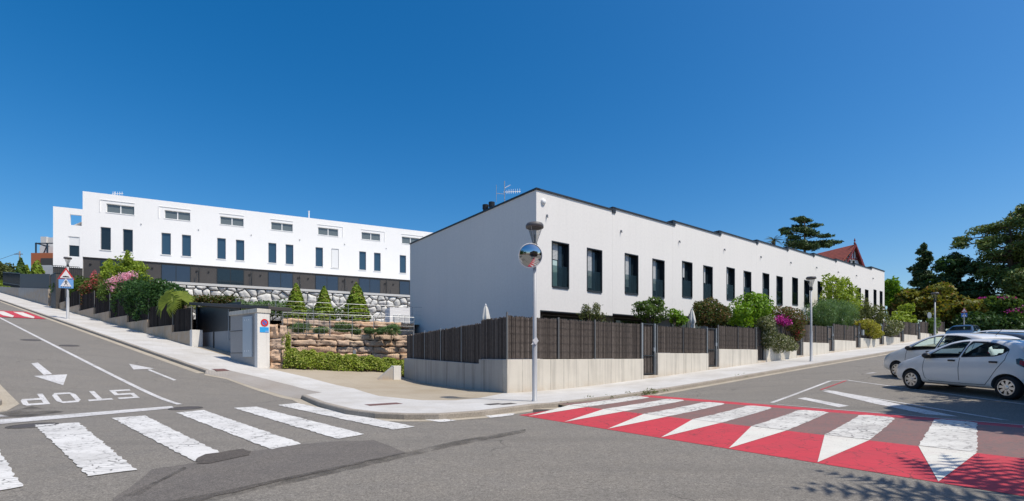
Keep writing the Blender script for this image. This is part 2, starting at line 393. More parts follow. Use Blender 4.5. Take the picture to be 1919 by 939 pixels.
M['tail_red']=pbr('tail_lamp_red',(.35,.01,.015),.15,.1,5);M['headlamp']=pbr('headlamp_lens',(.55,.58,.60),.1,.15,8)
M['leaf_mid']=leafm('leaf_mid',(.022,.055,.010),(.10,.17,.032))
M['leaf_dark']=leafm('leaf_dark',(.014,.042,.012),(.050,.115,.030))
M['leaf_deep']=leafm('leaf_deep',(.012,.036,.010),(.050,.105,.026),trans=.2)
M['leaf_bright']=leafm('leaf_bright',(.055,.13,.008),(.19,.34,.022))
M['leaf_lime']=leafm('leaf_lime',(.09,.15,.010),(.27,.36,.045),None,0,.35)
M['leaf_olive']=leafm('leaf_olive',(.05,.06,.02),(.13,.16,.055),None,0,.3,3)
M['leaf_ruddy']=leafm('leaf_ruddy',(.022,.045,.010),(.085,.12,.028),(.17,.085,.035),.30)
M['leaf_varieg']=leafm('leaf_variegated',(.045,.06,.02),(.16,.19,.07),(.48,.47,.32),.28)
M['leaf_boug']=leafm('leaf_bougainvillea',(.030,.045,.010),(.12,.13,.028),(.24,.07,.05),.25)
M['leaf_yellow']=leafm('leaf_yellow',(.14,.17,.012),(.38,.37,.05),(.42,.36,.10),.2)
M['leaf_autumn']=leafm('leaf_autumn',(.04,.06,.008),(.19,.20,.030),(.30,.15,.03),.16)
M['leaf_blue']=leafm('leaf_bluegreen',(.042,.085,.032),(.14,.235,.085))
M['leaf_cone']=leafm('leaf_cone',(.055,.11,.008),(.21,.30,.024),(.20,.15,.05),.10,.2,2.5)
M['needle']=leafm('needle',(.034,.068,.017),(.145,.205,.055),(.10,.075,.03),.06,.15,.5)
M['needle_dark']=leafm('needle_dark',(.019,.046,.018),(.078,.13,.048),None,0,.12,.6)
M['fl_magenta']=leafm('petal_magenta',(.22,.01,.15),(.45,.03,.31),None,0,.3,6)
M['fl_pink']=leafm('petal_pink',(.62,.22,.42),(.85,.50,.66),None,0,.35,6)
M['fl_red']=leafm('petal_red',(.42,.03,.06),(.70,.12,.16),(.8,.4,.42),.2,.3,6)
M['palm_leaf']=leafm('palm_leaf',(.07,.11,.010),(.20,.25,.035),None,0,.35)
M['ivy']=leafm('leaf_ivy',(.05,.09,.006),(.22,.28,.025),(.36,.38,.09),.2,.25,2.5)
# ------------------------------------------------------------------ foliage
def np_mesh(name,V,k,mat,parent=None):
    n=len(V)//k;me=bpy.data.meshes.new(name)
    me.vertices.add(len(V));me.vertices.foreach_set('co',V.astype(np.float32).ravel())
    me.loops.add(n*k);me.loops.foreach_set('vertex_index',np.arange(n*k,dtype=np.int32))
    me.polygons.add(n);me.polygons.foreach_set('loop_start',np.arange(0,n*k,k,dtype=np.int32))
    me.polygons.foreach_set('loop_total',np.full(n,k,dtype=np.int32))
    me.update();me.validate();me.materials.append(mat)
    o=bpy.data.objects.new(name,me);col.objects.link(o)
    if parent: o.parent=parent
    return o
def leaf_quads(pts,nrm,size,rs,aspect=.55,jit=.9,droop=0.):
    n=len(pts)
    N=nrm+rs.normal(0,jit,(n,3));N/=np.linalg.norm(N,axis=1)[:,None]+1e-9
    U=np.cross(N,rs.normal(0,1,(n,3)));U[:,2]-=droop;U/=np.linalg.norm(U,axis=1)[:,None]+1e-9
    Wv=np.cross(N,U)
    s=(size*rs.uniform(.6,1.35,n))[:,None]
    a=pts-U*s*.5;b=pts+Wv*s*aspect*.5+N*s*.06;c=pts+U*s*.5-N*s*.10;d=pts-Wv*s*aspect*.5+N*s*.06
    return np.stack([a,b,c,d],1).reshape(-1,3)
def crown_pts(blobs,n,rs,inner=.45,lump=.28,gap=0.):
    w=np.array([(b[1][0]*b[1][1]*b[1][2])**(2/3) for b in blobs]);w/=w.sum()
    P_=[];N_=[]
    for b,k in zip(blobs,(w*n).astype(int)+1):
        d=rs.normal(0,1,(k,3));d/=np.linalg.norm(d,axis=1)[:,None]
        r=inner+(1-inner)*rs.uniform(0,1,k)**.55
        f=np.zeros(k)
        for _ in range(5):
            q=rs.normal(0,2.6,3);f+=np.sin(d@q+rs.uniform(0,6))
        keep=np.ones(k,bool)
        if gap: keep=f/2.2>-1+gap*1.6*rs.uniform(.6,1.2,k)-.4
        r=r*(1+lump*f/2.6)
        p=np.array(b[0])+d*r[:,None]*np.array(b[1])
        P_.append(p[keep]);N_.append((d/np.array(b[1])*min(b[1]))[keep])
    return np.vstack(P_),np.vstack(N_)
def crown(name,blobs,n,size,mat,parent,seed=1,aspect=.55,inner=.45,lump=.28,gap=0.,droop=0.,jit=.9):
    rs=np.random.RandomState(seed)
    p,nn=crown_pts(blobs,n,rs,inner,lump,gap)
    return np_mesh(name,leaf_quads(p,nn,size,rs,aspect,jit,droop),4,mat,parent)
def twigs(base,blobs,r,parent,seed=1,name='stem',mat=None,per=3):
    mb=MB();rs=random.Random(seed)
    for c,rad in blobs:
        for _ in range(per):
            tip=Vector(c)+Vector((rs.uniform(-.6,.6)*rad[0],rs.uniform(-.6,.6)*rad[1],rs.uniform(-.2,.6)*rad[2]))
            b=Vector(base);mid=b.lerp(tip,.5)+Vector((rs.uniform(-.1,.1),rs.uniform(-.1,.1),0))*rad[0]
            mb.tube(b,mid,r,r*.65,6);mb.tube(mid,tip,r*.65,r*.2,6)
    return mb.build(name,mat or M['bark'],parent,True,False)
def shrub(name,label,cat,specs,place,size,mat,n=1800,group=None,seed=1,stem=.03,extras=(),**kw):
    """specs: (u,v,rx,rz) in photo pixels; place(u) -> depth of that column on the bed the plant grows in"""
    blobs=[]
    for q in specs:
        u,v,rx,rz=q[:4];Y=place(u)+(q[4] if len(q)>4 else 0);c=at(u,v,Y);k=Y/F
        blobs.append((tuple(c),(rx*k,max(.35*rx*k,min(rx,rz)*k*.9),rz*k)))
    lo=min(blobs,key=lambda b:b[0][2]-b[1][2])
    bx_=sum(b[0][0] for b in blobs)/len(blobs);by_=sum(b[0][1] for b in blobs)/len(blobs)
    bz=kw.pop('base',lo[0][2]-lo[1][2]-.25)
    o=thing(name,label,cat,(bx_,by_,bz),0,group)
    lb=[((b[0][0]-bx_,b[0][1]-by_,b[0][2]-bz),b[1]) for b in blobs]
    crown('foliage',lb,int(n*1.9),size*1.12,mat,o,seed,**kw)
    twigs((0,0,0),lb,stem,o,seed)
    for nm,sp,m_,k_,sz in extras:
        bb=[]
        for u,v,rx,rz in sp:
            Y=place(u)-.35;c=at(u,v,Y);k=Y/F;bb.append(((c.x-bx_,c.y-by_,c.z-bz),(rx*k,.25*rx*k+.12,rz*k)))
        [crown(nm,[b3],max(20,int(k_*1.3/len(bb))),sz,m_,o,seed+5+j3,aspect=.8,inner=.2) for j3,b3 in enumerate(bb)]
    return o
def depth_n(n):        # depth of column u on the line n metres behind the street walls of the right street
    p=P0+d2*n
    return lambda u:(p+d1*col_on(u,p,d1)).y
def depth_c(c):
    p=m1*c
    return lambda u:(p+e1*col_on(u,p,e1)).y
def depth_k(Y): return lambda u:Y
#SPLIT
# ------------------------------------------------------------------ ground, roads, pavements
def axis_steps():
    a=list(range(-104,105,4))
    b=[120,150,200,300,450,700,1000]
    return [-q for q in reversed(b)]+a+b
ax=axis_steps();gm=MB();n_=len(ax)
for y in ax:
    for x in ax: gm.v.append((x,y,G(x,y)-.35))
for j in range(n_-1):
    for i in range(n_-1): gm.f.append((j*n_+i,j*n_+i+1,(j+1)*n_+i+1,(j+1)*n_+i));gm.m.append(0)
struct(gm.build('ground',M['earth'],None,True,False))
rm=MB();idx={}
def rv(i,j):
    if (i,j) not in idx:
        x=i*.6;y=j*.6;idx[(i,j)]=len(rm.v);rm.v.append((x,y,G(x,y)))
    return idx[(i,j)]
for j in range(-30,150):
    for i in range(-150,120):
        x=i*.6+.3;y=j*.6+.3
        c=x*m1.x+y*m1.y;n=(x-P0.x)*d2.x+(y-P0.y)*d2.y
        if c<9.2 or n<-1.2:
            rm.f.append((rv(i,j),rv(i+1,j),rv(i+1,j+1),rv(i,j+1)));rm.m.append(0)
struct(rm.build('road',M['asphalt'],None,True,False))
# kerb line of the pavement round the corner (road edge of the kerb top)
left_k=[L(a,7.6) for a in range(112,22,-5)]+[L(20.6,7.6)]
ap_top=pix((428,693.5),(490,708),(550,723),(603,735.5),dz=.12)
corner=pix((566,740.5),(599,754),(650,767),(704,773.7),(758,776),(822,776),(901.7,770.5),(960,763),(1000,757.8),dz=.12)
right_k=[T(-.9,-3.25),T(1.,-2.98),T(4,-2.78),T(9,-2.73),T(15,-2.68),T(22,-2.75),T(30,-2.75),T(40,-2.75),T(50,-2.75),T(58,-2.75)]
back=[T(58,.12),T(0,.12)]+pix((900,745.5),(854,750),(790,750),(710,742),(663,727.6),(580,708),(504,690.5),dz=.12)
wall_line=[L(a,10.2) for a in (21,24,28,40,60,80,112)]
midL=[L(20.6,7.6)]+ap_top
struct(sheet('sidewalk',[(left_k+ap_top+corner+right_k+back+wall_line,0)],.12,[M['pave']],.7))
dr_in=pix((504,690.5),(580,708),(663,727.6),(710,742),(790,750),(854,750),(900,745.5),dz=.12)
drive_poly=dr_in+[T(0,.12),T(0,11.)]+[(-5.,24.5),(-9.6,21.9),tuple(P(535,692,.12)[:2])]
struct(sheet('driveway',[drive_poly,[L(23.4,10.2),L(28.9,10.2),L(30.2,11.7),L(23.4,11.7)]],.12,[M['drive']],.6))
ap_poly=[L(20.6,7.6)]+ap_top+pix((566,740.5),dz=.12)+pix((540,738.5),(470,719),dz=.02)
k7=lambda x,y:.02+.1*max(0,min(1,(x*m1.x+y*m1.y-7.35)/.75))
_u=[L(20.6,7.6)]+ap_top+[corner[0]];_l=[L(20.4,7.5)]+pix((425,708),(472,724),(515,736.5),(556,746.5),(563,747.5),dz=.01)
mb=MB();n_=40
def along(pl,s):
    k=s*(len(pl)-1);i=min(int(k),len(pl)-2);f=k-i;return (pl[i][0]*(1-f)+pl[i+1][0]*f,pl[i][1]*(1-f)+pl[i+1][1]*f)
for i in range(n_+1):
    for q,h in ((along(_u,i/n_),.119),(along(_l,i/n_),.008)): mb.v.append((q[0],q[1],G(*q)+h))
for i in range(n_): mb.f.append((2*i,2*i+2,2*i+3,2*i+1));mb.m.append(0)
struct(mb.build('driveway_apron',M['apron']))
mb=MB()
for i in range(n_+1):
    q=Vector(along(_l,i/n_));r=q+(q-Vector(along(_u,i/n_))).normalized()*.3
    for w_ in (q,r): mb.v.append((w_.x,w_.y,G(w_.x,w_.y)+.006))
for i in range(n_): mb.f.append((2*i,2*i+2,2*i+3,2*i+1));mb.m.append(0)
struct(mb.build('gutter',M['gutter']))
def kerb(name,line,side):
    mb=MB();gt=MB();prev=None
    pts=[Vector(p) for p in line];dense=[]
    for a,b in zip(pts,pts[1:]):
        k=max(1,int((b-a).length/.8));dense+=[a.lerp(b,i/k) for i in range(k)]
    dense.append(pts[-1])
    for i,p in enumerate(dense):
        d=(dense[min(i+1,len(dense)-1)]-dense[max(i-1,0)]).normalized();nn=Vector((-d.y,d.x))*side
        def q(o,h): w=p+nn*o;return (w.x,w.y,G(w.x,w.y)+h)
        mb.v+=[q(-.13,.10),q(-.13,.126),q(-.01,.126),q(.012,.105),q(.02,-.1)]
        gt.v+=[q(.018,.006),q(.30,.006)]
        if i:
            o=5*(i-1);
            for k in range(4): mb.f.append((o+k,o+k+5,o+k+6,o+k+1));mb.m.append(0)
            o=2*(i-1);gt.f.append((o,o+2,o+3,o+1));gt.m.append(0)
    o=mb.build(name,M['kerb'],None,False);struct(o)
    struct(gt.build('gutter',M['gutter'],None,False))
kerb('kerb',left_k,-1);kerb('kerb',corner+right_k,-1)
# the other side of the hill street: only its kerb reaches the frame
ok=[L(a,1.72) for a in (112,80,60,40,25,18,16.4)]+[L(15.6,1.45),L(15.0,.8),L(14.7,-.3),L(14.6,-6)]
kerb('kerb',ok,1)
struct(sheet('sidewalk',[[(p[0],p[1]) for p in ok]+[L(112,-6)]],.12,[M['pave_left']],1.2))
# asphalt repairs
pt=pix((567,833),(640,827),(700,826),(764,849),(600,886),(440,922),(300,960),(180,960),(290,880),(365,868),(470,846))
struct(sheet('asphalt_patch',[pt],.006,[M['asphalt_patch']],.3,None,.03))
seam=pix((180,968),(440,917),(600,882),(764,848),(850,828),(985,805),(985,811),(850,837),(764,857),(600,894),(440,930),(180,990))
struct(sheet('asphalt_seam',[seam,pix((0,775),(60,762),(120,772),(60,781),(0,783)),pix((230,931),(300,900),(345,876),(352,879),(300,905),(260,931))],.010,[M['asphalt_stain']],.6))
struct(sheet('asphalt_fill',[pix((366,864),(382,853),(412,849),(455,842.5),(470,847),(468,854),(430,862),(392,870),(372,871))],.012,[M['asphalt_fill']],.2,None,.03))
# painted lines of the hill street
def band(p,q,w):
    p=Vector(p);q=Vector(q);d=(q-p).normalized();n=Vector((-d.y,d.x))*w/2
    return [tuple(p+n),tuple(q+n),tuple(q-n),tuple(p-n)]
cl=[band(L(14.55,4.75),L(46,4.86),.13),band(L(46,4.86),L(110,4.86),.13)]
st=[pix((0,787),(322,761.5),(327,765.5),(0,795.5)),band(L(14.7,1.6),L(13.6,-4),.4)]
ar1=[pix((58.5,681.5),(71,680),(98,701.5),(82,703)),pix((63,705),(126,702),(118.5,722.5))]
ar2=[pix((331,712.5),(325,713.5),(276,693.5),(281,692.5)),pix((242,682.2),(290,691.2),(250,692.8))]
# STOP, laid out for drivers coming down the hill
fs=Vector(P(247,729.8)[:2]);fp=Vector(P(23,741.2)[:2]);ns_=Vector(P(267,745.5)[:2]);np_=Vector(P(35,762)[:2])
def letter(k,quads):
    out=[]
    for qd in quads:
        o=[]
        for x,y in qd:
            u=(k+x)/4.;o.append(tuple(fs.lerp(fp,u).lerp(ns_.lerp(np_,u),y)))
        out.append(o)
    return out
def bar(x0,x1,y0,y1): return [(x0,y0),(x1,y0),(x1,y1),(x0,y1)]
a_,b_=.10,.86;w=.17;h=.16
stop=[]
stop+=letter(0,[bar(a_,b_,0,h),bar(b_-w,b_,h,.42),bar(a_,b_,.42,.58),bar(a_,a_+w,.58,1-h),bar(a_,b_,1-h,1)])
stop+=letter(1,[bar(.40,.58,0,1-h),bar(a_-.03,b_+.03,1-h,1)])
stop+=letter(2,[[(a_+.14,0),(b_-.14,0),(b_-.10,h),(a_+.10,h)],[(a_+.14,0),(a_+.10+.07,h),(a_+w,.3),(a_,.22)],[(b_-.14,0),(b_,.22),(b_-w,.3),(b_-.17,h)],bar(a_,a_+w,.22,.78),bar(b_-w,b_,.22,.78),[(a_,.78),(a_+w,.7),(a_+.17,1-h),(a_+.14,1)],[(b_,.78),(b_-.14,1),(b_-.17,1-h),(b_-w,.7)],[(a_+.10,1-h),(b_-.10,1-h),(b_-.14,1),(a_+.14,1)]])
stop+=letter(3,[bar(a_,a_+w,0,1),bar(a_+w,b_-.08,1-h,1),bar(a_+w,b_-.08,.40,.40+h),[(b_-.17,.40),(b_-.08,.40),(b_,.52),(b_,.88),(b_-.08,1),(b_-.17,1)]])
struct(sheet('road_markings',cl+st+ar1+ar2+stop,.009,[M['thin_white']],.5))
z_=[[(-62,812),(-5,838),(42,913),(-60,932)],[(65,797),(148,792.5),(256,882),(166,893.5)],[(210,784),(272,779.5),(412,848.5),(365,865.5)],[(331,774),(382,769),(567,832.6),(508,843)],[(438,765),(481,762.6),(684,814.5),(633,823.5)],[(520,759.4),(558,756),(779,800.5),(736,806)],[(752,780.5),(784,779),(856,788.5),(826,792)],[(908,780),(948,776),(966,775),(960,779),(918,784)]]
struct(sheet('zebra_crossing',[pix(*q) for q in z_],.010,[M['zebra_paint']],.16,None,.016))
# raised pedestrian table across the right street
TA,TB,TC,TD=-2.55,-.75,2.65,3.9;NL,NR=-3.25,-14.6
def tz(x,y):
    t=(x-P0.x)*d1.x+(y-P0.y)*d1.y;n=(x-P0.x)*d2.x+(y-P0.y)*d2.y
    h=.085*max(0,min(1,(t-TA)/(TB-TA),(TD-t)/(TD-TC)))
    return h+.004
def rect(t0,t1,n0,n1): return [T(t0,n0),T(t1,n0),T(t1,n1),T(t0,n1)]
nl=-3.9
struct(sheet('raised_table',[(rect(TA,TB,nl,NR),0),(rect(TB,TC-.25,NL,NR),1),(rect(TC-.25,TC+.35,NL-.05,NR),0),(rect(TC+.35,TD,NL,NR),2)],tz,[M['red_paint'],M['red_brown'],M['asphalt']],.45))
wh=[];tri=[];rl=[]
for k in range(10):
    nc=-3.94-1.135*k;hw=.29
    f=lambda t,n:T(t,n+.15*(t-TB))
    tp=TC-(.25 if k<6 else -.02)
    wh.append([f(TB+.03,nc+hw),f(tp-.15,nc+hw),f(tp,nc+hw-.1),f(tp,nc-hw+.1),f(tp-.15,nc-hw),f(TB+.03,nc-hw)])
    tri.append([f(TA+.02,nc+.0),f(TB,nc+hw),f(TB,nc-hw)])
struct(sheet('zebra_crossing',wh,lambda x,y:tz(x,y)+.005,[M['table_white']],.2,None,.011))
struct(sheet('ramp_triangles',tri,lambda x,y:tz(x,y)+.005,[M['triangle_white']],.45))
ln=[band(P(1443,756)[:2],P(1556,714)[:2],.10),band(P(1543,730.5)[:2],P(1935,796)[:2],.08),band(P(1590,713)[:2],P(1935,760)[:2],.08),band(P(1556,714)[:2],P(1592,712.5)[:2],.09),
    band(P(1625,700)[:2],P(1640,698.5)[:2],.15),pix((1540,733),(1562,732.6),(1640,748),(1820,786),(1770,783.5),(1640,757)),pix((1494,746.8),(1509,745.2),(1592,761),(1572,763.5))]
struct(sheet('parking_lines',ln,.006,[M['thin_white']],.5))
tb=[band(P(1456,757.5,.06)[:2],P(1935,801,.06)[:2],.10)]
struct(sheet('table_edge_line',tb,lambda x,y:tz(x,y)+.007,[M['thin_white']],.5))
struct(sheet('red_edge_line',[band(P(1538,731)[:2],P(1586,713.6)[:2],.05)],.009,[M['red_paint']],.5))
# distant speed table up the hill
hz=lambda x,y:.03
hill=[rect2 for rect2 in [[L(47.5,1.9),L(47.5,7.2),L(55,7.2),L(55,1.9)]]]
struct(sheet('hill_speed_table',hill,.03,[M['red_paint']],.8))
ht=[]
for k in range(5):
    c0=2.1+1.05*k;ht.append([L(49.2,c0),L(49.2,c0+.55),L(54,c0+.55),L(54,c0)]);ht.append([L(47.6,c0+.27),L(49.2,c0+.55),L(49.2,c0)])
struct(sheet('hill_table_triangles',ht,.036,[M['triangle_white']],.8))
# manholes, gratings and cover plates
def manhole(u,v,r,label,mat='iron'):
    p=P(u,v);o=thing('manhole_cover',label,'manhole cover',(p.x,p.y,p.z),0,'round manhole covers in the road')
    nv=Vector(((G(p.x-.4,p.y)-G(p.x+.4,p.y))/.8,(G(p.x,p.y-.4)-G(p.x,p.y+.4))/.8,1));o.rotation_euler=nv.to_track_quat('Z','Y').to_euler()
    mb=MB();mb.lathe([(0,.010),(r*.8,.010),(r*.82,.006),(r*.84,.006)],28);mb.build('lid',M[mat],o)
    mb=MB();mb.lathe([(r*.84,.004),(r*.84,.011),(r,.011),(r*1.02,.0)],28);mb.build('frame',M['asphalt_dark'],o)
manhole(62,798,.36,'round iron manhole cover at the far corner of the first wide zebra stripe')
manhole(348,765.5,.36,'round iron manhole cover where the centre line meets the stop line')
manhole(58,637.5,.36,'dark manhole cover left of the centre line up the hill street')
manhole(130,648,.36,'dark manhole cover right of the centre line up the hill street')
def plate(u,v,sx,sy,rz,label,name='cover_plate',cat='cover plate',mat='iron',dz=.12,slots=0):
    p=P(u,v,dz);o=thing(name,label,cat,(p.x,p.y,p.z),rz)
    sl=math.atan2(G(p.x+math.cos(rz)*.3,p.y+math.sin(rz)*.3)-G(p.x-math.cos(rz)*.3,p.y-math.sin(rz)*.3),.6)
    o.rotation_euler=(0,-sl,rz)
    mb=MB();mb.box(-sx,sx,-sy,sy,-.02,.004);mb.build('frame',M[mat],o)
    mb=MB()
    if slots:
        for i in range(slots):
            x=-sx*.9+1.8*sx*(i+.5)/slots;mb.box(x-sx*.5/slots,x+sx*.5/slots,-sy*.85,sy*.85,.0,.009)
    else: mb.box(-sx*.9,sx*.9,-sy*.88,sy*.88,.0,.007)
    mb.build('grating' if slots else 'lid',M['iron' if slots else mat],o)
plate(719,757.5,.42,.20,ROT1,'rusty red rectangular cover plate in the pale corner pavement','cover_plate','cover plate','rust_plate')
plate(413,693,.26,.24,ROTE,'small rusty cover plate in the pavement in front of the grey gate','cover_plate','cover plate','rust_plate')
plate(926,757.5,.22,.14,ROT1,'dark cover plate beside the lamp post, the left of two')
plate(950,757,.22,.14,ROT1,'dark cover plate nearest the lamp post, the right of two')
plate(712,775.5,.55,.20,ROTE+.45,'iron drain grating against the curved kerb beside the left zebra','drain_grating','drain',dz=.01,slots=16)
plate(1015,770.5,.36,.20,ROT1+.9,'square iron drain grating at the tip of the red ramp','drain_grating','drain',dz=.012,slots=10)
plate(1379,709.5,.55,.10,ROT1,'dark kerb inlet grating with weeds on the right street','drain_grating','drain',dz=.02,slots=8)
# ------------------------------------------------------------------ lots behind the walls
gs=MB()
for i in range(13):
    t0=-.0+i*4.9;t1=t0+4.9
    z=W(t0+2.4)+.30
    gs.box(t0+.26,t1+.255,.26,3.7,-2,z)
o=gs.build('garden_soil',M['earth']);o.location=(P0.x,P0.y,0);o.rotation_euler=(0,0,ROT1);struct(o)
# ------------------------------------------------------------------ white row houses on the right street
def wall_grid(mb,x0,x1,z0,z1,holes,depth,m=0,mr=None):
    mr=m if mr is None else mr
    xs=sorted({x0,x1,*[h[0] for h in holes],*[h[1] for h in holes]});zs=sorted({z0,z1,*[h[2] for h in holes],*[h[3] for h in holes]})
    for a,b in zip(xs,xs[1:]):
        for c,d in zip(zs,zs[1:]):
            mx,mz=(a+b)/2,(c+d)/2
            if any(h[0]<mx<h[1] and h[2]<mz<h[3] for h in holes): continue
            mb.add([(a,0,c),(b,0,c),(b,0,d),(a,0,d)],[(0,1,2,3)],m)
    for a,b,c,d in holes:
        mb.add([(a,0,c),(b,0,c),(b,0,d),(a,0,d),(a,depth,c),(b,depth,c),(b,depth,d),(a,depth,d)],[(0,1,5,4),(1,2,6,5),(2,3,7,6),(3,0,4,7),(4,5,6,7)],mr)
ORD=['first','second','third','fourth','fifth','sixth','seventh','eighth','ninth','tenth']
ts=[0,5.02,10.14,15.06,19.9,24.6,29.35,34.0,38.4,43.0,47.1];zr=[8.68,8.79,9.0,9.2,9.34,9.5,9.66,9.78,9.92,10.12]
rnd=random.Random(3)
wlab=['at the street corner with a plain grey gable','whose gable neighbour is the corner house','with a closed parasol and round shrub before it','with the big bright green shrub before it','with magenta bougainvillea before it','behind the second lamp post','hidden by the yellow green tree','behind the low bushes before the far end','last but one before the far end','at the far end, nearest the red roofed house']
for i in range(10):
    p=A0+d1*ts[i];Wd=ts[i+1]-ts[i];k=Wd/5.02
    zb=G(p.x,p.y)*.4+W(ts[i]+3)*.6+.2;zb=W(ts[i]+4.5)+.28
    o=thing('row_house','%s white row house from the corner, %s'%(ORD[i],wlab[i]),'row house',(p.x,p.y,zb),ROT1,'white row houses along the right street')
    top=zr[i]-zb;zo=top-5.32;z1=top-2.13;z0=z1-2.1
    hs=[(.91*k,2.0*k,z0,z1),(3.17*k,4.26*k,z0,z1)]
    mb=MB();g=.002
    wall_grid(mb,g,Wd-g,zo,top,hs,.26)
    D=12.9
    mb.add([(g,0,zo),(g,D,zo),(g,D,top),(g,0,top)],[(0,1,2,3)]);mb.add([(Wd-g,0,zo),(Wd-g,D,zo),(Wd-g,D,top),(Wd-g,0,top)],[(0,1,2,3)])
    mb.add([(g,0,top),(Wd-g,0,top),(Wd-g,D,top),(g,D,top)],[(0,1,2,3)]);mb.add([(g,D,zo-6),(Wd-g,D,zo-6),(Wd-g,D,top),(g,D,top)],[(0,1,2,3)])
    mb.build('wall',M['stucco'],o,fix=False)
    mb=MB();mb.box(.225 if i==0 else g,Wd-g,0.002,1.3,zo-.05,zo-.002);mb.build('soffit',M['black_metal'],o)
    mb=MB();y=1.0;mb.box(.25 if i==0 else g,Wd-g,y,1.25,-1.5,zo-.055,0);b_=mb.build('ground_floor_wall',M['grey_panel'],o)
    if i==0:
        mb=MB();mb.box(g,.22,.0,D,-1.5,zo-.0005);mb.build('gable_foot',M['stucco'],o)
    mb=MB();mb.box(1.25*k,4.6*k,y-.03,y-.002,.05,zo-.12);f=mb.build('terrace_door',M['black_metal'],o)
    mb=MB();mb.box(1.35*k,2.85*k,y-.045,y-.032,.12,zo-.22);mb.box(2.95*k,4.5*k,y-.045,y-.032,.12,zo-.22);mb.build('pane',M['pane'],f)
    # coping
    mb=MB();mb.box(-.02 if i==0 else .0,Wd-.0,-.05,.22,top-.02,top+.055)
    mb.box(-.04,.20,-.05,D,top-(.24 if i else .02),top+.06)
    mb.build('roof_coping',M['black_metal'],o)
    for j,(a,b,c,d) in enumerate(hs):
        mb=MB();s=.05
        mb.box(a+.002,a+s,-.012,.255,c+.002,d-.002);mb.box(b-s,b-.002,-.012,.255,c+.002,d-.002)
        mb.box(a+s,b-s,-.012,.255,d-s,d-.002);mb.box(a+s,b-s,-.04,.255,c-.03,c+s)
        mb.box((a+b)/2-.03,(a+b)/2+.03,.17,.235,c+s,d-s)
        w=mb.build('window',M['black_metal'],o)
        mb=MB();mb.box(a+s,b-s,.225,.25,c+s,d-s);mb.build('pane',M['pane'],w)
        fall=rnd.choice([.35,.45,.5,.6,.85]) if (i,j)!=(0,0) else .40
        if (i,j)==(0,1): fall=.93
        mb=MB();zz=d-s;nb=int((d-c-2*s)*fall/.062)
        for q in range(nb):
            mb.box(a+s+.01,(a+b)/2-.035+(.0 if j or i else .0),.165,.205,zz-.052,zz-.004);zz-=.062
        mb.build('roller_blind',M['shutter'],w)
        if i==0 and j==0:
            mb=MB();mb.box(a+s+.01,(a+b)/2-.04,.19,.2,c+s,zz-.02);mb.build('curtain',M['curtain'],w)
        mb=MB();mb.box(a+s,b-s,.03,.042,c+s,c+1.0);mb.build('balustrade',M['balu_glass'],w)
    mb=MB();mb.box(.58*k,.63*k,-.07,-.002,top-1.12,top-1.02);mb.box(.59*k,.62*k,-.10,-.07,top-1.18,top-1.06);mb.build('wall_spotlight',M['grey_panel'],o)
    if i==0:
        mb=MB();mb.lathe([(0,.09),(.10,.085),(.13,.04),(.14,0)],16);q=mb.build('alarm_box',M['white_plastic'],o,True);q.location=(.40,-.002,top-.48);q.rotation_euler=(R(90),0,0)
# roof equipment of the corner house
q=A0+d2*3.6+d1*.9;o=thing('tv_antenna','slim television antenna with two aerials on the corner house roof','antenna',(q.x,q.y,8.68),0)
mb=MB();mb.tube((0,0,0),(0,0,1.62),.022);mb.build('mast',M['galv'],o)
mb=MB();mb.tube((-.06,0,1.05),(.82,.1,1.12),.014)
for s in range(7):
    x=.12+s*.11;mb.tube((x,-.05,1.06+x*.07-.13),(x,.06,1.06+x*.07+.13),.007,n=5)
    mb.tube((x,-.16,1.06+x*.07),(x,.18,1.06+x*.07),.010,n=5)
mb.tube((.0,.0,1.25),(.3,0,1.42),.014);mb.build('aerial',M['white_plastic'],o)
mb=MB();mb.tube((0,0,.95),(-.42,0,.98),.014);mb.tube((-.42,0,.55),(-.42,0,1.42),.012);mb.build('side_aerial',M['galv'],o)
mb=MB();mb.tube((-.02,.0,.2),(.25,0,.06),.014);mb.box(-.05,.1,-.06,.06,.12,.36);mb.build('amplifier',M['galv'],o)
for j,(s,tt,zt,lab) in enumerate([(4.35,.62,9.33,'right one, ribbed, of two black flue pipes on the corner house roof'),(4.75,.50,9.27,'left, slightly shorter of two black flue pipes on the corner house roof')]):
    q=A0+d2*s+d1*tt;o=thing('flue_pipe',lab,'chimney',(q.x,q.y,8.68),0,'black flue pipes')
    h=zt-8.68+.02;mb=MB();mb.lathe([(.14,0),(.14,h-.2)],18);mb.build('pipe',M['black_metal'],o)
    mb=MB();pr=[]
    for r in range(4): pr+=[(.165,h-.22+r*.06),(.165,h-.185+r*.06),(.13,h-.183+r*.06)]
    mb.lathe(pr+[(0,h+.03)],18);mb.build('cowl',M['black_metal'],o)
# ------------------------------------------------------------------ garden walls, reed fences and gates on the right street
gates=[(6.95,7.9),(11.8,12.72),(16.56,17.5),(21.3,22.2),(26.15,27.04),(30.96,31.9),(36,37.1),(41.3,42.4),(46.4,47.4),(51.5,52.4)]
tops=[1.2,1.44,1.66,1.92,2.16,2.4,2.64,2.9,3.2,3.48,3.8]
ftop=[2.62,2.6,2.79,3.02,3.24,3.46,3.7,3.98,4.3,4.55,4.85]
segs=[];a=0
for g0,g1 in gates: segs.append((a,g0));a=g1
segs.append((a,56.5))
def reeds(mb,x0,x1,z0,z1,rs,w=.03,jag=.05,y=0.,top=None):
    x=x0
    while x<x1:
        ww=w*rs.uniform(.6,1.4);zt=(top(x) if top else z1)+rs.uniform(-jag,jag*.6);yy=y+rs.uniform(-.012,.012)
        b=min(x+ww,x1)
        mb.box(x,b-.003,yy-.016,yy+.016,z0,zt);x=b
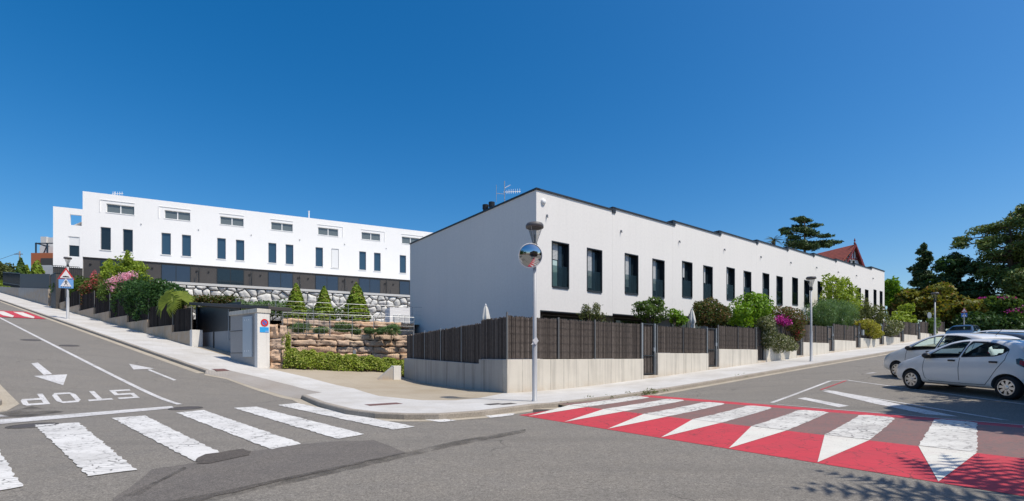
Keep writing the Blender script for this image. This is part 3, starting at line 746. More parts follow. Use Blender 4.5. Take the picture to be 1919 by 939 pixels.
FRL=['corner stretch behind the mirror lamp post','below the closed parasol','below the bright green shrub','overgrown by a variegated shrub','just left of the second lamp post','right of the second lamp post','behind the yellow green bush','behind a round pale bush','left of the third lamp post','behind the third lamp post','last stretch at the far end']
for i,(a,b) in enumerate(segs):
    p=P0+d1*a;zb=W(a)-.05;ln_=b-a
    o=thing('garden_wall','low pale concrete garden wall, %s from the corner'%(ORD[i] if i<10 else 'the last one'),'wall',(p.x,p.y,zb),ROT1,'concrete garden walls along the right pavement')
    mb=MB();zt=tops[i]-zb;mb.prism([(0,-.3),(ln_,-.3),(ln_,zt),(0,zt)],0,.25)
    mb.build('wall_body',M['concrete'],o,bevel=.012)
    f=thing('reed_fence','brown heather reed fence on a concrete wall, %s'%FRL[i],'fence',(p.x,p.y,tops[i]),ROT1,'reed fences along the right pavement')
    hgt=ftop[i]-tops[i];rs=random.Random(i);mb=MB()
    reeds(mb,.06 if i==0 else .03,ln_-.03,.02,hgt,rs,.02 if i<4 else .05,.035,.12)
    mb.build('reed_panel',M['reed'],f,fix=False)
    mb=MB()
    for z in (.25,.55,.85,1.1,1.32):
        if z<hgt-.05: mb.tube((.05,.088,z*hgt/1.45+.02),(ln_-.05,.088,z*hgt/1.45+.02),.004,n=4)
    mb.build('wire',M['black'],f)
    ps=[.05,2.3,4.15,ln_-.05] if i==0 else [.04,ln_*.5,ln_-.04]
    for q,x in enumerate(ps):
        mb=MB();wd=.024 if (i==0 or q!=1) else .010
        mb.box(x-wd,x+wd,.045,.085,-.0,hgt+(.12 if (i==0 and q==0) else .06 if i==0 else .04));mb.build('post',M['post'],f)
GL=['first from the corner','second from the corner','third, partly behind a shrub','left of the second lamp post','right of the second lamp post','sixth from the corner','seventh, between low bushes','eighth, beside the round white green bush','ninth, left of the third lamp post','tenth, nearest the far end']
for i,(a,b) in enumerate(gates):
    p=P0+d1*a;zb=W(a)+.10;w_=b-a
    o=thing('garden_gate','narrow reed covered garden gate in a steel frame, %s'%GL[i],'gate',(p.x,p.y,zb),ROT1,'reed gates along the right pavement')
    zt=ftop[i]-zb+.06;s0=.16
    mb=MB();mb.box(0,w_,.0,.4,-.35,s0);mb.build('step',M['concrete'],o)
    for x in (.05,w_-.05):
        mb=MB();mb.box(x-.035,x+.035,.09,.15,s0,zt);mb.build('post',M['galv'],o)
    mb=MB();f0,f1=.1,w_-.1
    mb.box(f0,f0+.04,.1,.14,s0+.06,zt-.02);mb.box(f1-.06,f1,.1,.14,s0+.06,zt-.02);mb.box(f0,f1,.1,.14,zt-.05,zt-.01);mb.box(f0,f1,.1,.14,s0+.04,s0+.08);mb.box(f0,f1,.1,.14,s0+.8,s0+.84)
    mb.build('frame',M['black_metal'],o)
    rs=random.Random(50+i);mb=MB();reeds(mb,f0+.04,f1-.06,s0+.08,zt-.06,rs,.03 if i<4 else .08,.01,.16);mb.build('reed_panel',M['reed'],o,fix=False)
    mb=MB();mb.box(f1-.10,f1+.02,.04,.098,s0+1.0,s0+1.16);mb.build('lock_box',M['galv'],o)
    if i==5:
        mb=MB();mb.box(w_+.12,w_+.42,-.1,-.004,s0+.9,s0+1.3);q=mb.build('letter_box',M['galv'],o)
# side of the corner garden, facing the driveway
o=thing('garden_wall','grey concrete wall facing the driveway, stepping up to the street corner','wall',(P0.x,P0.y,-.25),ROT1+math.pi/2)
mb=MB();mb.prism([(.255,-.3),(7.85,-.3),(7.85,1.48),(1.67,1.29),(1.67,1.45),(.255,1.45)],-.25,-.002);mb.build('wall_body',M['concrete_grey'],o,bevel=.01)
f=thing('reed_fence','dark shaded reed fence facing the driveway, with a ragged top','fence',(P0.x,P0.y,0),ROT1+math.pi/2)
mb=MB();rs=random.Random(99)
reeds(mb,.12,1.67,1.21,2.6,rs,.03,.04,-.12,lambda x:2.6-.02*x);reeds(mb,1.67,7.8,1.05,2.4,rs,.03,.04,-.12,lambda x:2.47-.035*(x-1.67))
mb.build('reed_panel',M['reed'],f,fix=False)
for x in (3.0,4.6,6.0,7.1):
    mb=MB();mb.tube((x,-.10,1.1),(x,-.10,2.56-.035*(x-1.67)),.014);mb.build('post',M['galv'],f)
# ------------------------------------------------------------------ walls and gate on the hill street (local x runs downhill, y into the lots)
def aL(u,c=10.15):
    k=(u-CX)/F;x0=m1.x*c;y0=m1.y*c      # -.799a+x0 = k(.602a+y0)
    return (x0-k*y0)/(k*e1.y-e1.x)
def hill(a,c,z): q=L(a,c);return (q[0],q[1],z)
us=[93,120.7,147.4,175,203.8,237.5,276.3,322,352]
vt=[560,564.7,571,576.4,583.2,590.9,598.8,609,620]
aa=[aL(u) for u in us];zt=[]
for u,v,a in zip(us,vt,aa): zt.append(zat(v,L(a,10.15)[1]))
a_end=aa[-1]-.35
O=hill(aa[0],10.15,G(*L(aa[0],10.15)))
o=thing('stepped_wall','long low concrete wall stepping down the hill pavement below dark fence panels','wall',O,ROTE)
mb=MB();pts=[];X=lambda a:aa[0]-a
top=[]
for i in range(len(us)-1):
    top+=[(X(aa[i]),zt[i+1]-O[2]),(X(aa[i+1]),zt[i+1]-O[2])]
xe=X(a_end);top[-1]=(xe,top[-1][1])
bot=[]
for x in np.linspace(xe,0,12): a=aa[0]-x;bot.append((x,G(*L(a,10.15))-O[2]-.4))
mb.prism(top+bot,0,.25);mb.build('wall_body',M['concrete_hill'],o,bevel=.01)
mb=MB();mb.box(xe-.0,xe+.30,-.02,.50,G(*L(a_end,10.15))-O[2]-.3,zt[-1]-O[2]+.04);mb.build('end_block',M['pillar'],o,bevel=.01)
f=thing('panel_fence','dark brown reed panels stepping down the hill above the concrete wall','fence',O,ROTE)
rs=random.Random(4)
for i in range(len(us)-1):
    mb=MB();x0,x1=X(aa[i]),X(aa[i+1]) if i<len(us)-2 else xe
    z0=zt[i+1]-O[2]+.01;reeds(mb,x0+.02,x1-.02,z0,z0+1.28,rs,.09,.02,.12);mb.build('reed_panel',M['reed_dark'],f,fix=False)
    mb=MB();mb.box(x1-.06,x1,.05,.085,z0,z0+1.34);mb.build('post',M['post'],f)
# dark pillar and walls further up
p=hill(aL(100,9.9),9.9,0);z0=G(p[0],p[1]);Y=p[1]
o=thing('dark_pillar','tall charcoal pillar where the stepped wall meets the upper grey wall','pillar',(p[0],p[1],z0),ROTE)
mb=MB();mb.box(-1.0,1.0,0,.7,-.3,zat(514,Y)-z0);mb.build('shaft',M['charcoal'],o,bevel=.02)
mb=MB();mb.box(-1.04,1.04,-.03,.73,zat(514,Y)-z0+.002,zat(514,Y)-z0+.06);mb.build('cap',M['black_metal'],o)
a1,a2,a3=aL(95,10.15)+1.2,aL(35,10.15),aL(3,10.15)
o_=hill(a2,10.15,G(*L(a2,10.15)))
o=thing('garden_wall','grey rendered wall with a worn patch at the top of the hill street','wall',o_,ROTE)
ztop=zat(541,L(a1,10.15)[1])-o_[2]
mb=MB();mb.prism([(0,-.4),(a2-a1,G(*L(a1,10.15))-o_[2]-.4),(a2-a1,ztop),(0,zat(539,L(a2,10.15)[1])-o_[2])],0,.3);mb.build('wall_body',M['concrete_grey'],o)
f=thing('panel_fence','solid dark sheet fence on the worn grey wall up the hill','fence',o_,ROTE)
mb=MB();mb.prism([(.02,zat(539,L(a2,10.15)[1])-o_[2]+.003),(a2-a1,ztop+.003),(a2-a1,zat(513,L(a1,10.15)[1])-o_[2]),(.02,zat(513,L(a2,10.15)[1])-o_[2])],.1,.16);mb.build('panel',M['charcoal'],f)
o_=hill(a3,10.15,G(*L(a3,10.15)))
o=thing('garden_wall','dark stained grey wall below the railing, farthest up the hill street','wall',o_,ROTE)
zA,zB=zat(533.5,L(a3,10.15)[1])-o_[2],zat(539,L(a2,10.15)[1])-o_[2]
mb=MB();mb.prism([(-8,-.4),(a3-a2,G(*L(a2,10.15))-o_[2]-.4),(a3-a2-.02,zB),(-8,zA+.5)],0,.3);mb.build('wall_body',M['concrete_grey'],o)
f=thing('railing','black metal railing on the farthest grey wall up the hill','railing',o_,ROTE)
mb=MB();n=26
for s in range(n):
    x=(a3-a2)*s/(n-1);zz=zA+(zB-zA)*s/(n-1);mb.tube((x,.15,zz-.05),(x,.15,zz+1.75),.035,n=5)
mb.build('baluster',M['black_metal'],f)
mb=MB();mb.tube((0,.15,zA+1.75),(a3-a2,.15,zB+1.75),.05);mb.tube((0,.15,zA+.3),(a3-a2,.15,zB+.3),.04);mb.build('rail',M['black_metal'],f)
# utility pillar with no-parking signs
pa=21.0;q=L(pa,9.72);zg=G(*L(22.2,9.72))+.05
o=thing('utility_pillar','wide meter pillar with a shade-toned side, white end, no parking sign and frosted cabinet','pillar',(q[0],q[1],zg),ROTE)
zp=3.36-zg
mb=MB();mb.box(-2.65,-.24,.03,.50,-.6,zp-.18);mb.build('shaded_body',M['pillar_shade'],o)
mb=MB();mb.box(-.237,0.02,0,.53,-.6,zp-.18);mb.build('white_end',M['pillar'],o,bevel=.012)
mb=MB();mb.box(-2.68,.05,-.03,.56,zp-.178,zp);mb.build('cap',M['concrete'],o,bevel=.01)
mb=MB()
for z in (.55,1.55): mb.box(-2.65,-1.32,.018,.029,z,z+.025)
mb.build('panel_joint',M['black'],o)
mb=MB();mb.box(-1.30,-.45,-.03,.028,.38,zp-.30);c=mb.build('cabinet_door',M['frosted'],o,bevel=.008)
mb=MB()
for x in (-1.1,-.9,-.7): 
    for z in (.62,zp-.48): mb.box(x-.03,x+.03,-.038,-.031,z,z+.05)
mb.build('fixing',M['white_plastic'],c)
def disc(mb,r0,r1,x,yc,zc,m=0,n=28):
    vs=[];
    for i in range(n):
        t=2*math.pi*i/n
        for r in(r0,r1): vs.append((x,yc+r*math.cos(t),zc+r*math.sin(t)))
    fs=[(2*i,2*i+1,(2*i+3)%(2*n),(2*i+2)%(2*n)) for i in range(n)]
    mb.add(vs,fs,m)
zs=2.54-zg
mb=MB();disc(mb,0,.135,.028,.30,zs+.22,0);disc(mb,.10,.165,.031,.30,zs+.22,1)
mb.add([(.0335,.30-.11,zs+.31),(.0335,.30-.08,zs+.335),(.0335,.30+.11,zs+.13),(.0335,.30+.08,zs+.105)],[(0,1,2,3)],1)
mb.build('no_parking_sign',[M['sign_blue'],M['sign_red']],o,fix=False)
mb=MB();mb.box(.022,.030,.10,.48,zs-.20,zs+.03,0);mb.box(.0305,.033,.33,.47,zs-.19,zs-.12,1);mb.build('blue_plate',[M['sign_cyan'],M['sign_pale_blue']],o)
# gate with canopy
ga=aL(371,11.0);q=L(ga,11.0);zg=zat(652,q[1])+.05
o=thing('entrance_gate','dark grey sheet metal gate under the flat canopy','gate',(q[0],q[1],zg),ROTE)
gw=ga-aL(450,11.0);zs1=zat(624,q[1])-zg;zs2=zat(577,q[1])-zg
mb=MB();mb.box(0,gw,0,.06,zs1,zs2);mb.build('upper_sheet',M['black_metal'],o)
mb=MB();mb.box(0,gw,.003,.055,-.6,zs1-.003);mb.build('lower_sheet',M['grey_panel'],o)
mb=MB();mb.box(gw*.4,gw*.4+.1,-.03,.0,-.1,zs1-.01);mb.box(.02,.1,-.03,-.002,-.1,zs2);mb.build('frame',M['black_metal'],o)
xh=ga-aL(432,11.0);mb=MB();mb.tube((xh,-.09,.3),(xh,-.09,1.9),.022);mb.tube((xh,-.09,.35),(xh,0,.35),.015);mb.tube((xh,-.09,1.85),(xh,0,1.85),.015);mb.build('pull_handle',M['galv'],o)
mb=MB()
for dx in (0,.16): mb.box(.55+dx,.58+dx,-.006,-.001,1.95,2.2)
mb.box(.58,.71,-.006,-.001,2.05,2.08);mb.box(.9,1.05,-.012,-.001,2.3,2.4);mb.build('number_plate',M['post'],o)
cA=at(354,569,L(30.6,11.3)[1]);cB=at(503,577,L(20.6,11.3)[1])
o=thing('entrance_canopy','thin flat dark canopy sloping over the entrance gate and pillar','canopy',tuple(cA),0)
dv=cB-cA;mv=Vector((m1.x,m1.y,0))*1.1;mb=MB()
vs=[];
for h in (-.085,.085):
    for s,k in((0,0),(1,0),(1,1),(0,1)): vs.append(dv*s+mv*k+Vector((0,0,h)))
mb.add(vs,[(0,3,2,1),(4,5,6,7),(0,1,5,4),(1,2,6,5),(2,3,7,6),(3,0,4,7)]);mb.build('roof_slab',M['charcoal'],o,bevel=.02)
for s,k in((.22,.62),(.93,.3),(.06,.2)):
    b=dv*s+mv*k;mb=MB();gz=G(cA.x+b.x,cA.y+b.y)-cA.z-.1;mb.tube((b.x,b.y,gz),(b.x,b.y,b.z-.12),.07,n=8);mb.build('post',M['black_metal'],o)
# ------------------------------------------------------------------ terraces below the apartment row (local x = bx)
def terr(u,v,Y): return at(u,v,Y)
def blocks(mb,x0,x1,z0,z1,rows,rs,lw,dep,jit=.04):
    """courses of rough stones"""
    z=z0
    for r in range(rows):
        h=(z1-z0)/rows*rs.uniform(.85,1.15) if r<rows-1 else z1-z
        x=x0-rs.uniform(0,lw*.5)
        while x<x1:
            l=lw*rs.uniform(.55,1.5);a,b=max(x,x0),min(x+l,x1)
            if b-a>.12:
                g=.009;zz0=z+g;zz1=z+h-g+rs.uniform(-.03,.02);yo=rs.uniform(-.10,.05)
                n=10;nz=6;vs=[];ph=[rs.uniform(0,6.28) for _ in range(8)]
                for iz in range(nz+1):
                    for ix in range(n+1):
                        fx=ix/n;fz=iz/nz;X_=a+g+(b-a-2*g)*fx;Z_=zz0+(zz1-zz0)*fz
                        ed=min(1,min(fx,1-fx)*11+.1)*min(1,min(fz,1-fz)*7+.25)
                        wob=.022*math.sin(X_*5+ph[0]+Z_*5)+.03*math.copysign(1,math.sin(X_*6+ph[3]+Z_*9))*.5+.022*math.sin(X_*13+ph[1]-Z_*11)+.018*math.sin(Z_*19+ph[2]+X_*4)+.012*math.sin(X_*29+ph[3])
                        ex=.030*math.sin(Z_*9+ph[4])+.016*math.sin(Z_*21+ph[5]);ez=.022*math.sin(X_*6+ph[6])+.014*math.sin(X_*15+ph[7])
                        vs.append((X_+ex*(1-min(1,min(fx,1-fx)*4)),yo-.085*ed+wob*ed+rs.uniform(-.006,.006),Z_+ez*(1-min(1,min(fz,1-fz)*3))))
                fs=[(iz*(n+1)+ix,iz*(n+1)+ix+1,(iz+1)*(n+1)+ix+1,(iz+1)*(n+1)+ix) for iz in range(nz) for ix in range(n)]
                o_=len(vs)
                for ix in range(n+1): q=vs[nz*(n+1)+ix];vs.append((q[0],dep,q[2]))
                for ix in range(n): fs.append((nz*(n+1)+ix,nz*(n+1)+ix+1,o_+ix+1,o_+ix))
                mb.add(vs,fs)
            x+=l
        z+=h
def terrace_wall(name,label,u0,u1,Y0,vtop0,zbase,rows,lw,dep,mat,lenx=None,seed=1):
    p=Vector(((u0-CX)/F*Y0,Y0));s=col_on(u1,p,bx) if lenx is None else lenx
    zt=zat(vtop0,Y0);o=thing(name,label,'stone wall',(p.x,p.y,zbase),ROTB)
    rs=random.Random(seed);mb=MB();blocks(mb,0,s,0,zt-zbase,rows,rs,lw,dep);mb.build('stones',mat,o,True)
    mb=MB();mb.box(.05,s-.05,.06,dep,-.6,zt-zbase-.06);mb.build('backing',M['crevice'],o)
    return p,s,zt
t1p,t1s,t1z=terrace_wall('stone_wall','lower rough tan stone terrace wall right behind the ivy hedge',530,775,23.6,624,.3,6,1.05,.6,M['rock_tan'],seed=2)
t2p,t2s,t2z=terrace_wall('stone_wall','upper rough tan stone terrace wall below the three conical trees',528,778,26.2,597,t1z-.35,3,1.25,.6,M['rock_tan'],seed=5)
# rough stones beside the pillar
p=at(498,690,21.0);o=thing('stone_pier','stack of large orange stones beside the white pillar end','stone pier',(p.x,p.y,.55),ROTB-.35)
mb=MB();blocks(mb,0,.86,0,2.15,4,random.Random(8),.9,.8,.06);mb.build('stones',M['rock_tan'],o)
mb=MB();mb.box(.05,.8,.08,.85,-.3,2.0);mb.build('backing',M['rock_tan'],o)
# planted ground between the walls
def slope_poly(name,pts,mat):
    mb=MB();mb.add([tuple(p) for p in pts],[tuple(range(len(pts)))]);return struct(mb.build(name,mat,None))
n3=lambda p,s,off,z:Vector((*(p+bx*s+by*off),z))
slope_poly('terrace_soil',[n3(t1p,-.2,.55,t1z-.12),n3(t1p,t1s+2,.55,t1z-.12),n3(t2p,t2s+2,.1,t1z-.05),n3(t2p,-.2,.1,t1z-.05)],M['earth'])
# boulder wall and upper terrace
W0=Vector(((300-CX)/F*41.5,41.5));WS=46.
wz=zat(527,41.5)
o=thing('boulder_wall','high wall of pale white boulders with a capstone below the apartment row','stone wall',(W0.x,W0.y,wz-4.2),ROTB)
rs=random.Random(12);mb=MB()
def clip(poly,mx,mz,nx,nz):
    out=[]
    for i in range(len(poly)):
        p,q=poly[i-1],poly[i];dp=(p[0]-mx)*nx+(p[1]-mz)*nz;dq=(q[0]-mx)*nx+(q[1]-mz)*nz
        if (dp<=0)!=(dq<=0): t=dp/(dp-dq);out.append((p[0]+(q[0]-p[0])*t,p[1]+(q[1]-p[1])*t))
        if dq<=0: out.append(q)
    return out
sites=[];cw,ch=.78,.64
for j in range(8):
    for i in range(int(WS/cw)+1):
        if rs.random()<.13: continue
        sites.append(((i+.5*(j%2)+rs.uniform(-.42,.42))*cw,(j+.5+rs.uniform(-.36,.36))*ch-.2))
for sx,sz in sites:
    cell=[(max(0,sx-2),-.3),(min(WS,sx+2),-.3),(min(WS,sx+2),3.97),(max(0,sx-2),3.97)]
    for tx,tz in sites:
        if 0<abs(tx-sx)+abs(tz-sz) and abs(tx-sx)<3 and abs(tz-sz)<3: cell=clip(cell,(sx+tx)/2,(sz+tz)/2,tx-sx,tz-sz)
        if len(cell)<3: break
    if len(cell)<3: continue
    den=[]
    for i in range(len(cell)):
        p,q=cell[i-1],cell[i];k=max(1,int(math.hypot(q[0]-p[0],q[1]-p[1])/.14))
        den+=[(p[0]+(q[0]-p[0])*t/k,p[1]+(q[1]-p[1])*t/k) for t in range(k)]
    cx=sum(p[0] for p in den)/len(den);cz=sum(p[1] for p in den)/len(den);n=len(den);yo=rs.uniform(-.08,.08);ph=[rs.uniform(0,6.28) for _ in range(5)];ux,uz=rs.uniform(-.16,.16),rs.uniform(-.20,.10)
    vs=[]
    for f,dy in ((.955,.22),(.93,.04),(.86,-.06),(.62,-.13),(.30,-.15)):
        for x,z in den:
            rr_=1+.030*math.sin(x*9+ph[0]+z*7);X_=cx+(x-cx)*f*rr_;Z_=cz+(z-cz)*f*rr_
            vs.append((X_,yo+dy+(ux*(X_-cx)+uz*(Z_-cz))*(1 if dy<.1 else 0)+.020*math.sin(X_*11+ph[1]+Z_*6)+.014*math.sin(Z_*17+ph[2]),Z_))
    vs.append((cx,yo-.155,cz));fs=[]
    for r in range(4): fs+=[(r*n+i,r*n+(i+1)%n,(r+1)*n+(i+1)%n,(r+1)*n+i) for i in range(n)]
    fs+=[(4*n+i,4*n+(i+1)%n,5*n) for i in range(n)]
    mb.add(vs,fs)
mb.build('boulders',M['rock_white'],o,True)
mb=MB();mb.box(0,WS,.20,.6,-1.5,4.0);mb.build('backing',M['crevice_pale'],o)
mb=MB();mb.box(-.1,WS,-.17,.62,4.0,4.22);mb.build('capstone',M['limestone'],o)
slope_poly('upper_terrace',[n3(W0,-3.6,.5,wz),n3(W0,WS,.5,wz),n3(W0,WS,22,wz),n3(W0,-6,22,wz)],M['limestone'])
slope_poly('terrace_garden',[n3(t2p,-2.0,.55,t2z-.08),n3(t2p,t2s+10,.55,t2z-.08),n3(W0,WS,.0,wz-3.4),n3(W0,-3.8,0,wz-3.4)],M['earth'])
# ------------------------------------------------------------------ white apartment row on the hill
NB=8;U=5.3;zr_=18.67;zw=11.78;fl=9.0
o=thing('apartment_row','long bright white three storey apartment row with a charcoal ground floor, on the hill','apartment building',(B0.x,B0.y,fl),ROTB)
holes=[];wins=[]
for i in range(NB):
    x0=U*i+1.46
    for d in (0,1.89):
        h=(x0+d,x0+d+.87,12.67-fl,15.1-fl);holes.append(h);wins.append(('tall',h,i,d))
    s=.5 if i<2 else 0.;xx=U*i+1.95 if i==0 else U*i+1.75
    h=(xx,xx+2.4,16.72-fl,17.66-fl);holes.append(h);wins.append(('wide',h,i,s))
LB=U*NB
mb=MB();wall_grid(mb,0,LB,zw-fl,zr_-fl,holes,.22)
dpt=11
mb.add([(0,0,-3),(0,dpt,-3),(0,dpt,zr_-fl),(0,0,zr_-fl)],[(0,1,2,3)]);mb.add([(LB,0,-3),(LB,dpt,-3),(LB,dpt,zr_-fl),(LB,0,zr_-fl)],[(0,1,2,3)])
mb.add([(0,0,zr_-fl),(LB,0,zr_-fl),(LB,dpt,zr_-fl),(0,dpt,zr_-fl)],[(0,1,2,3)]);mb.add([(0,dpt,-3),(LB,dpt,-3),(LB,dpt,zr_-fl),(0,dpt,zr_-fl)],[(0,1,2,3)])
mb.build('wall',M['stuccoB'],o,fix=False)
mb=MB();mb.box(.0,LB,.004,.8,zw-fl-.06,zw-fl-.002);mb.build('soffit',M['charcoal'],o)
mb=MB();mb.box(.05,LB,.10,.6,-1,zw-fl-.065);mb.build('ground_floor_wall',M['charcoal'],o)
for kind,(a,b,c,d),i,s in wins:
    mb=MB();t=.045;w_=M['white_plastic'] if kind=='wide' else M['grey_panel']
    mb.box(a+.002,a+t,.10,.2,c+.002,d-.002);mb.box(b-t,b-.002,.10,.2,c+.002,d-.002);mb.box(a+t,b-t,.10,.2,c+.002,c+t);mb.box(a+t,b-t,.10,.2,d-t,d-.002)
    if kind=='wide': mb.box((a+b)/2-.05,(a+b)/2+.05,.10,.2,c+t,d-t)
    f=mb.build('window',w_,o)
    if i==4 and kind=='tall' and s>1:
        mb=MB();mb.box(a+t,b-t,.06,.14,c+t,d-t);mb.build('roller_blind',M['white_plastic'],f)
    else:
        mb=MB();mb.box(a+t,b-t,.15,.19,c+t,d-t);mb.build('pane',M['pane_grey'] if kind=='wide' else M['pane_sky'] if i else M['pane'],f)
    mb=MB()
    if kind=='tall': mb.box(a-.06,b+.06,-.06,.1,c-.06,c-.003)
    else:
        e0=a-.55 if i<2 else a-.06;e1_=b+.06 if i<4 else b+.6
        mb.box(e0,e1_,-.05,-.002,d+.32,d+.36);
        if i<2: mb.box(e0,e0+.04,-.05,-.002,c-.05,d+.32)
        if i>=4: mb.box(e1_-.04,e1_,-.05,-.002,c-.05,d+.32)
        mb.box(a-.05,b+.05,-.04,.1,c-.05,c-.003)
    mb.build('sill' if kind=='tall' else 'awning_rail',M['stuccoB'],f)
for i in range(NB):
    x0=U*i+1.44;mb=MB();mb.box(x0,x0+2.75,.05,.098,-.1,zw-fl-.2);f=mb.build('terrace_door',M['black_metal'],o)
    for q in (0,1):
        mb=MB();mb.box(x0+.06+q*1.34,x0+1.33+q*1.34,.03,.048,.0,zw-fl-.28);mb.build('pane',M['pane_sky_dim'] if i not in (0,2) else M['pane'],f)
    for dx in (.62,4.75):
        mb=MB();mb.box(U*i+dx-.09,U*i+dx+.09,-.0,.097,zw-fl-.75,zw-fl-.66);mb.build('wall_lamp',M['black'],o)
    mb=MB();x=U*i+5.0;mb.tube((x,.0,0),(x,.0,zw-fl-.25),.03,n=6);mb.tube((x,.0,zw-fl-.3),(x-.1,-2.8,.1),.03,n=6);mb.tube((x-.1,-2.8,-.2),(x-.1,-2.8,.9),.03,n=6);mb.build('divider_screen',M['black_metal'],o)
    mb=MB();mb.box(U*i+4.9,U*i+5.0,-.06,-.002,15.75-fl,15.85-fl);mb.build('wall_spotlight',M['grey_panel'],o)
# balcony rail in front of the third unit's door
mb=MB();x0=U*2+1.5
for q in range(16): mb.tube((x0+q*.17,-.6,0),(x0+q*.17,-.6,1.0),.014,n=5)
mb.box(x0-.05,x0+2.65,-.62,-.58,1.0,1.05);mb.build('guard_rail',M['black_metal'],o)
# lower end unit with the open roof terrace
xs=-2.35;z1=16.75-fl;zb_=10.55-fl
mb=MB();y0=.02
wall_grid(mb,xs,-.002,zb_,z1,[(-1.02,-.05,14.95-fl,16.15-fl)],.2)
hs_=(-1.15,-.25,11.7-fl,13.8-fl)
mb=MB();wall_grid(mb,xs,-.003,zb_,14.9-fl,[hs_],.22)
mb.box(xs,-1.02,.0,.25,14.9-fl,z1);mb.box(-1.02,-.003,0,.25,16.1-fl,z1);mb.box(-1.02,-.003,0,.25,14.9-fl,15.0-fl);mb.box(-.08,-.003,0.0,.25,15.0-fl,16.1-fl)
mb.add([(xs,.0,-3),(xs,9,-3),(xs,9,14.9-fl),(xs,0,14.9-fl)],[(0,1,2,3)]);mb.add([(xs,0,14.895-fl),(-.003,0,14.895-fl),(-.003,9,14.895-fl),(xs,9,14.895-fl)],[(0,1,2,3)])
mb.add([(xs,9,-3),(-.003,9,-3),(-.003,9,14.9-fl),(xs,9,14.9-fl)],[(0,1,2,3)])
mb.add([(-.9,.25,15.0-fl),(-.01,2.5,15.0-fl),(-.01,.25,15.6-fl)],[(0,1,2)])  # white triangle shaped like the sunlit patch on the side wall
mb.build('end_wing',M['stuccoB'],o,fix=False)
mb=MB();mb.box(xs+.03,-.003,.06,.5,-2,zb_-.003);mb.build('ground_floor_wall',M['charcoal'],o)
a,b,c,d=hs_
mb=MB();t=.05;mb.box(a+.002,a+t,.05,.2,c+.002,d-.002);mb.box(b-t,b-.002,.05,.2,c+.002,d-.002);mb.box(a+t,b-t,.05,.2,c+.002,c+t);f=mb.build('window',M['white_plastic'],o)
mb=MB();mb.box(a+t,b-t,.14,.2,c+t,d-.9);mb.build('pane',M['pane'],f)
mb=MB();mb.box(a+t,b-t,.06,.2,d-.9,d-.002);mb.build('roller_blind',M['white_plastic'],f)
mb=MB();
for q in range(14): mb.tube((xs+.2+q*.16,-.6,zb_-1.0),(xs+.2+q*.16,-.6,zb_-.0),.02,n=5)
mb.box(xs+.1,-.1,-.63,-.57,zb_,zb_+.05);mb.build('guard_rail',M['black_metal'],o)
q=B0+bx*2.3+by*1.5;o=thing('tv_antenna','small white television aerial on the left end of the apartment roof','antenna',(q.x,q.y,zr_),0)
mb=MB();mb.tube((0,0,0),(0,0,.75),.035);mb.build('mast',M['white_plastic'],o)
mb=MB();mb.tube((-.3,0,.5),(.9,0,.55),.03)
for s in range(5): mb.tube((-.2+s*.25,0,.35),(-.2+s*.25,0,.75),.02,n=5)
mb.build('aerial',M['white_plastic'],o)
q=B0+bx*22.0+by*2.;o=thing('roof_mast','single pale mast standing on the middle of the apartment roof','mast',(q.x,q.y,zr_),0)
mb=MB();mb.tube((0,0,0),(0,0,1.35),.075);mb.build('pole',M['white_plastic'],o)
mb=MB();mb.tube((0,0,1.35),(0,0,1.42),.11);mb.build('cap',M['white_plastic'],o)
# orange house up the hill
Y=68.;p=at(58,515,Y);gz=G(p.x,p.y)
o=thing('orange_house','terracotta orange house with white chimney blocks and a metal pergola, far left','house',(p.x,p.y,gz),0)
def hx(u): return (u-58)/F*Y
def hz_(v): return zat(v,Y)-gz
mb=MB();mb.box(0,hx(110),0,9,-1,hz_(474));mb.build('wall',M['terracotta_wall'],o)
mb=MB();mb.box(hx(77),hx(108),-.06,-.003,0,hz_(484));mb.build('garage_shade',M['charcoal'],o)  # dark slab on the wall front, standing in for shade in the opening
mb=MB()
for q in range(9): mb.box(hx(78),hx(107),-.12,-.065,hz_(516)+q*.16,hz_(516)+q*.16+.14)
mb.build('roller_shutter',M['shutter'],o)
mb=MB();hq=lambda u:(u-CX)/F*(Y+2.2)-p.x
mb.box(hq(76),hq(87),2.2,5,hz_(474),hz_(437.5)+.1);mb.box(hq(87.6),hq(101),2.4,5,hz_(474),hz_(438.5)+.1);mb.box(hq(75),hq(112),2.15,6,hz_(474),hz_(455));mb.build('chimney_block',M['limestone'],o)
mb=MB();zz=hz_(454)
for u in (62.5,84): mb.box(hx(u)-.07,hx(u)+.07,.3,.44,hz_(474),zz)
mb.box(hx(62),hx(104),.3,.44,zz-.14,zz);mb.box(hx(62.5)-.07,hx(62.5)+.07,.3,3.2,zz-.14,zz);mb.tube((hx(62.5),.4,zz),(hx(82),.4,hz_(461)),.07);mb.tube((hx(82),.4,hz_(461)),(hx(77),.4,hz_(473)),.07);mb.build('pergola',M['car_black'],o)
p=at(37,520,80.);gz=G(p.x,p.y)
o=thing('utility_pole','thin pale utility pole with a wire, far up the hill','pole',(p.x,p.y,gz),0)
mb=MB();mb.tube((0,0,0),(0,0,zat(471,80)-gz),.14,.09);mb.build('shaft',M['concrete_grey'],o)
mb=MB();mb.box(-.9,.5,-.06,.06,zat(477,80)-gz,zat(475.5,80)-gz);mb.build('crossarm',M['galv'],o)
mb=MB();mb.tube((0,0,zat(473,80)-gz),(hx(57),-4,zat(475,70)-gz),.025,n=5);mb.build('wire',M['black'],o)
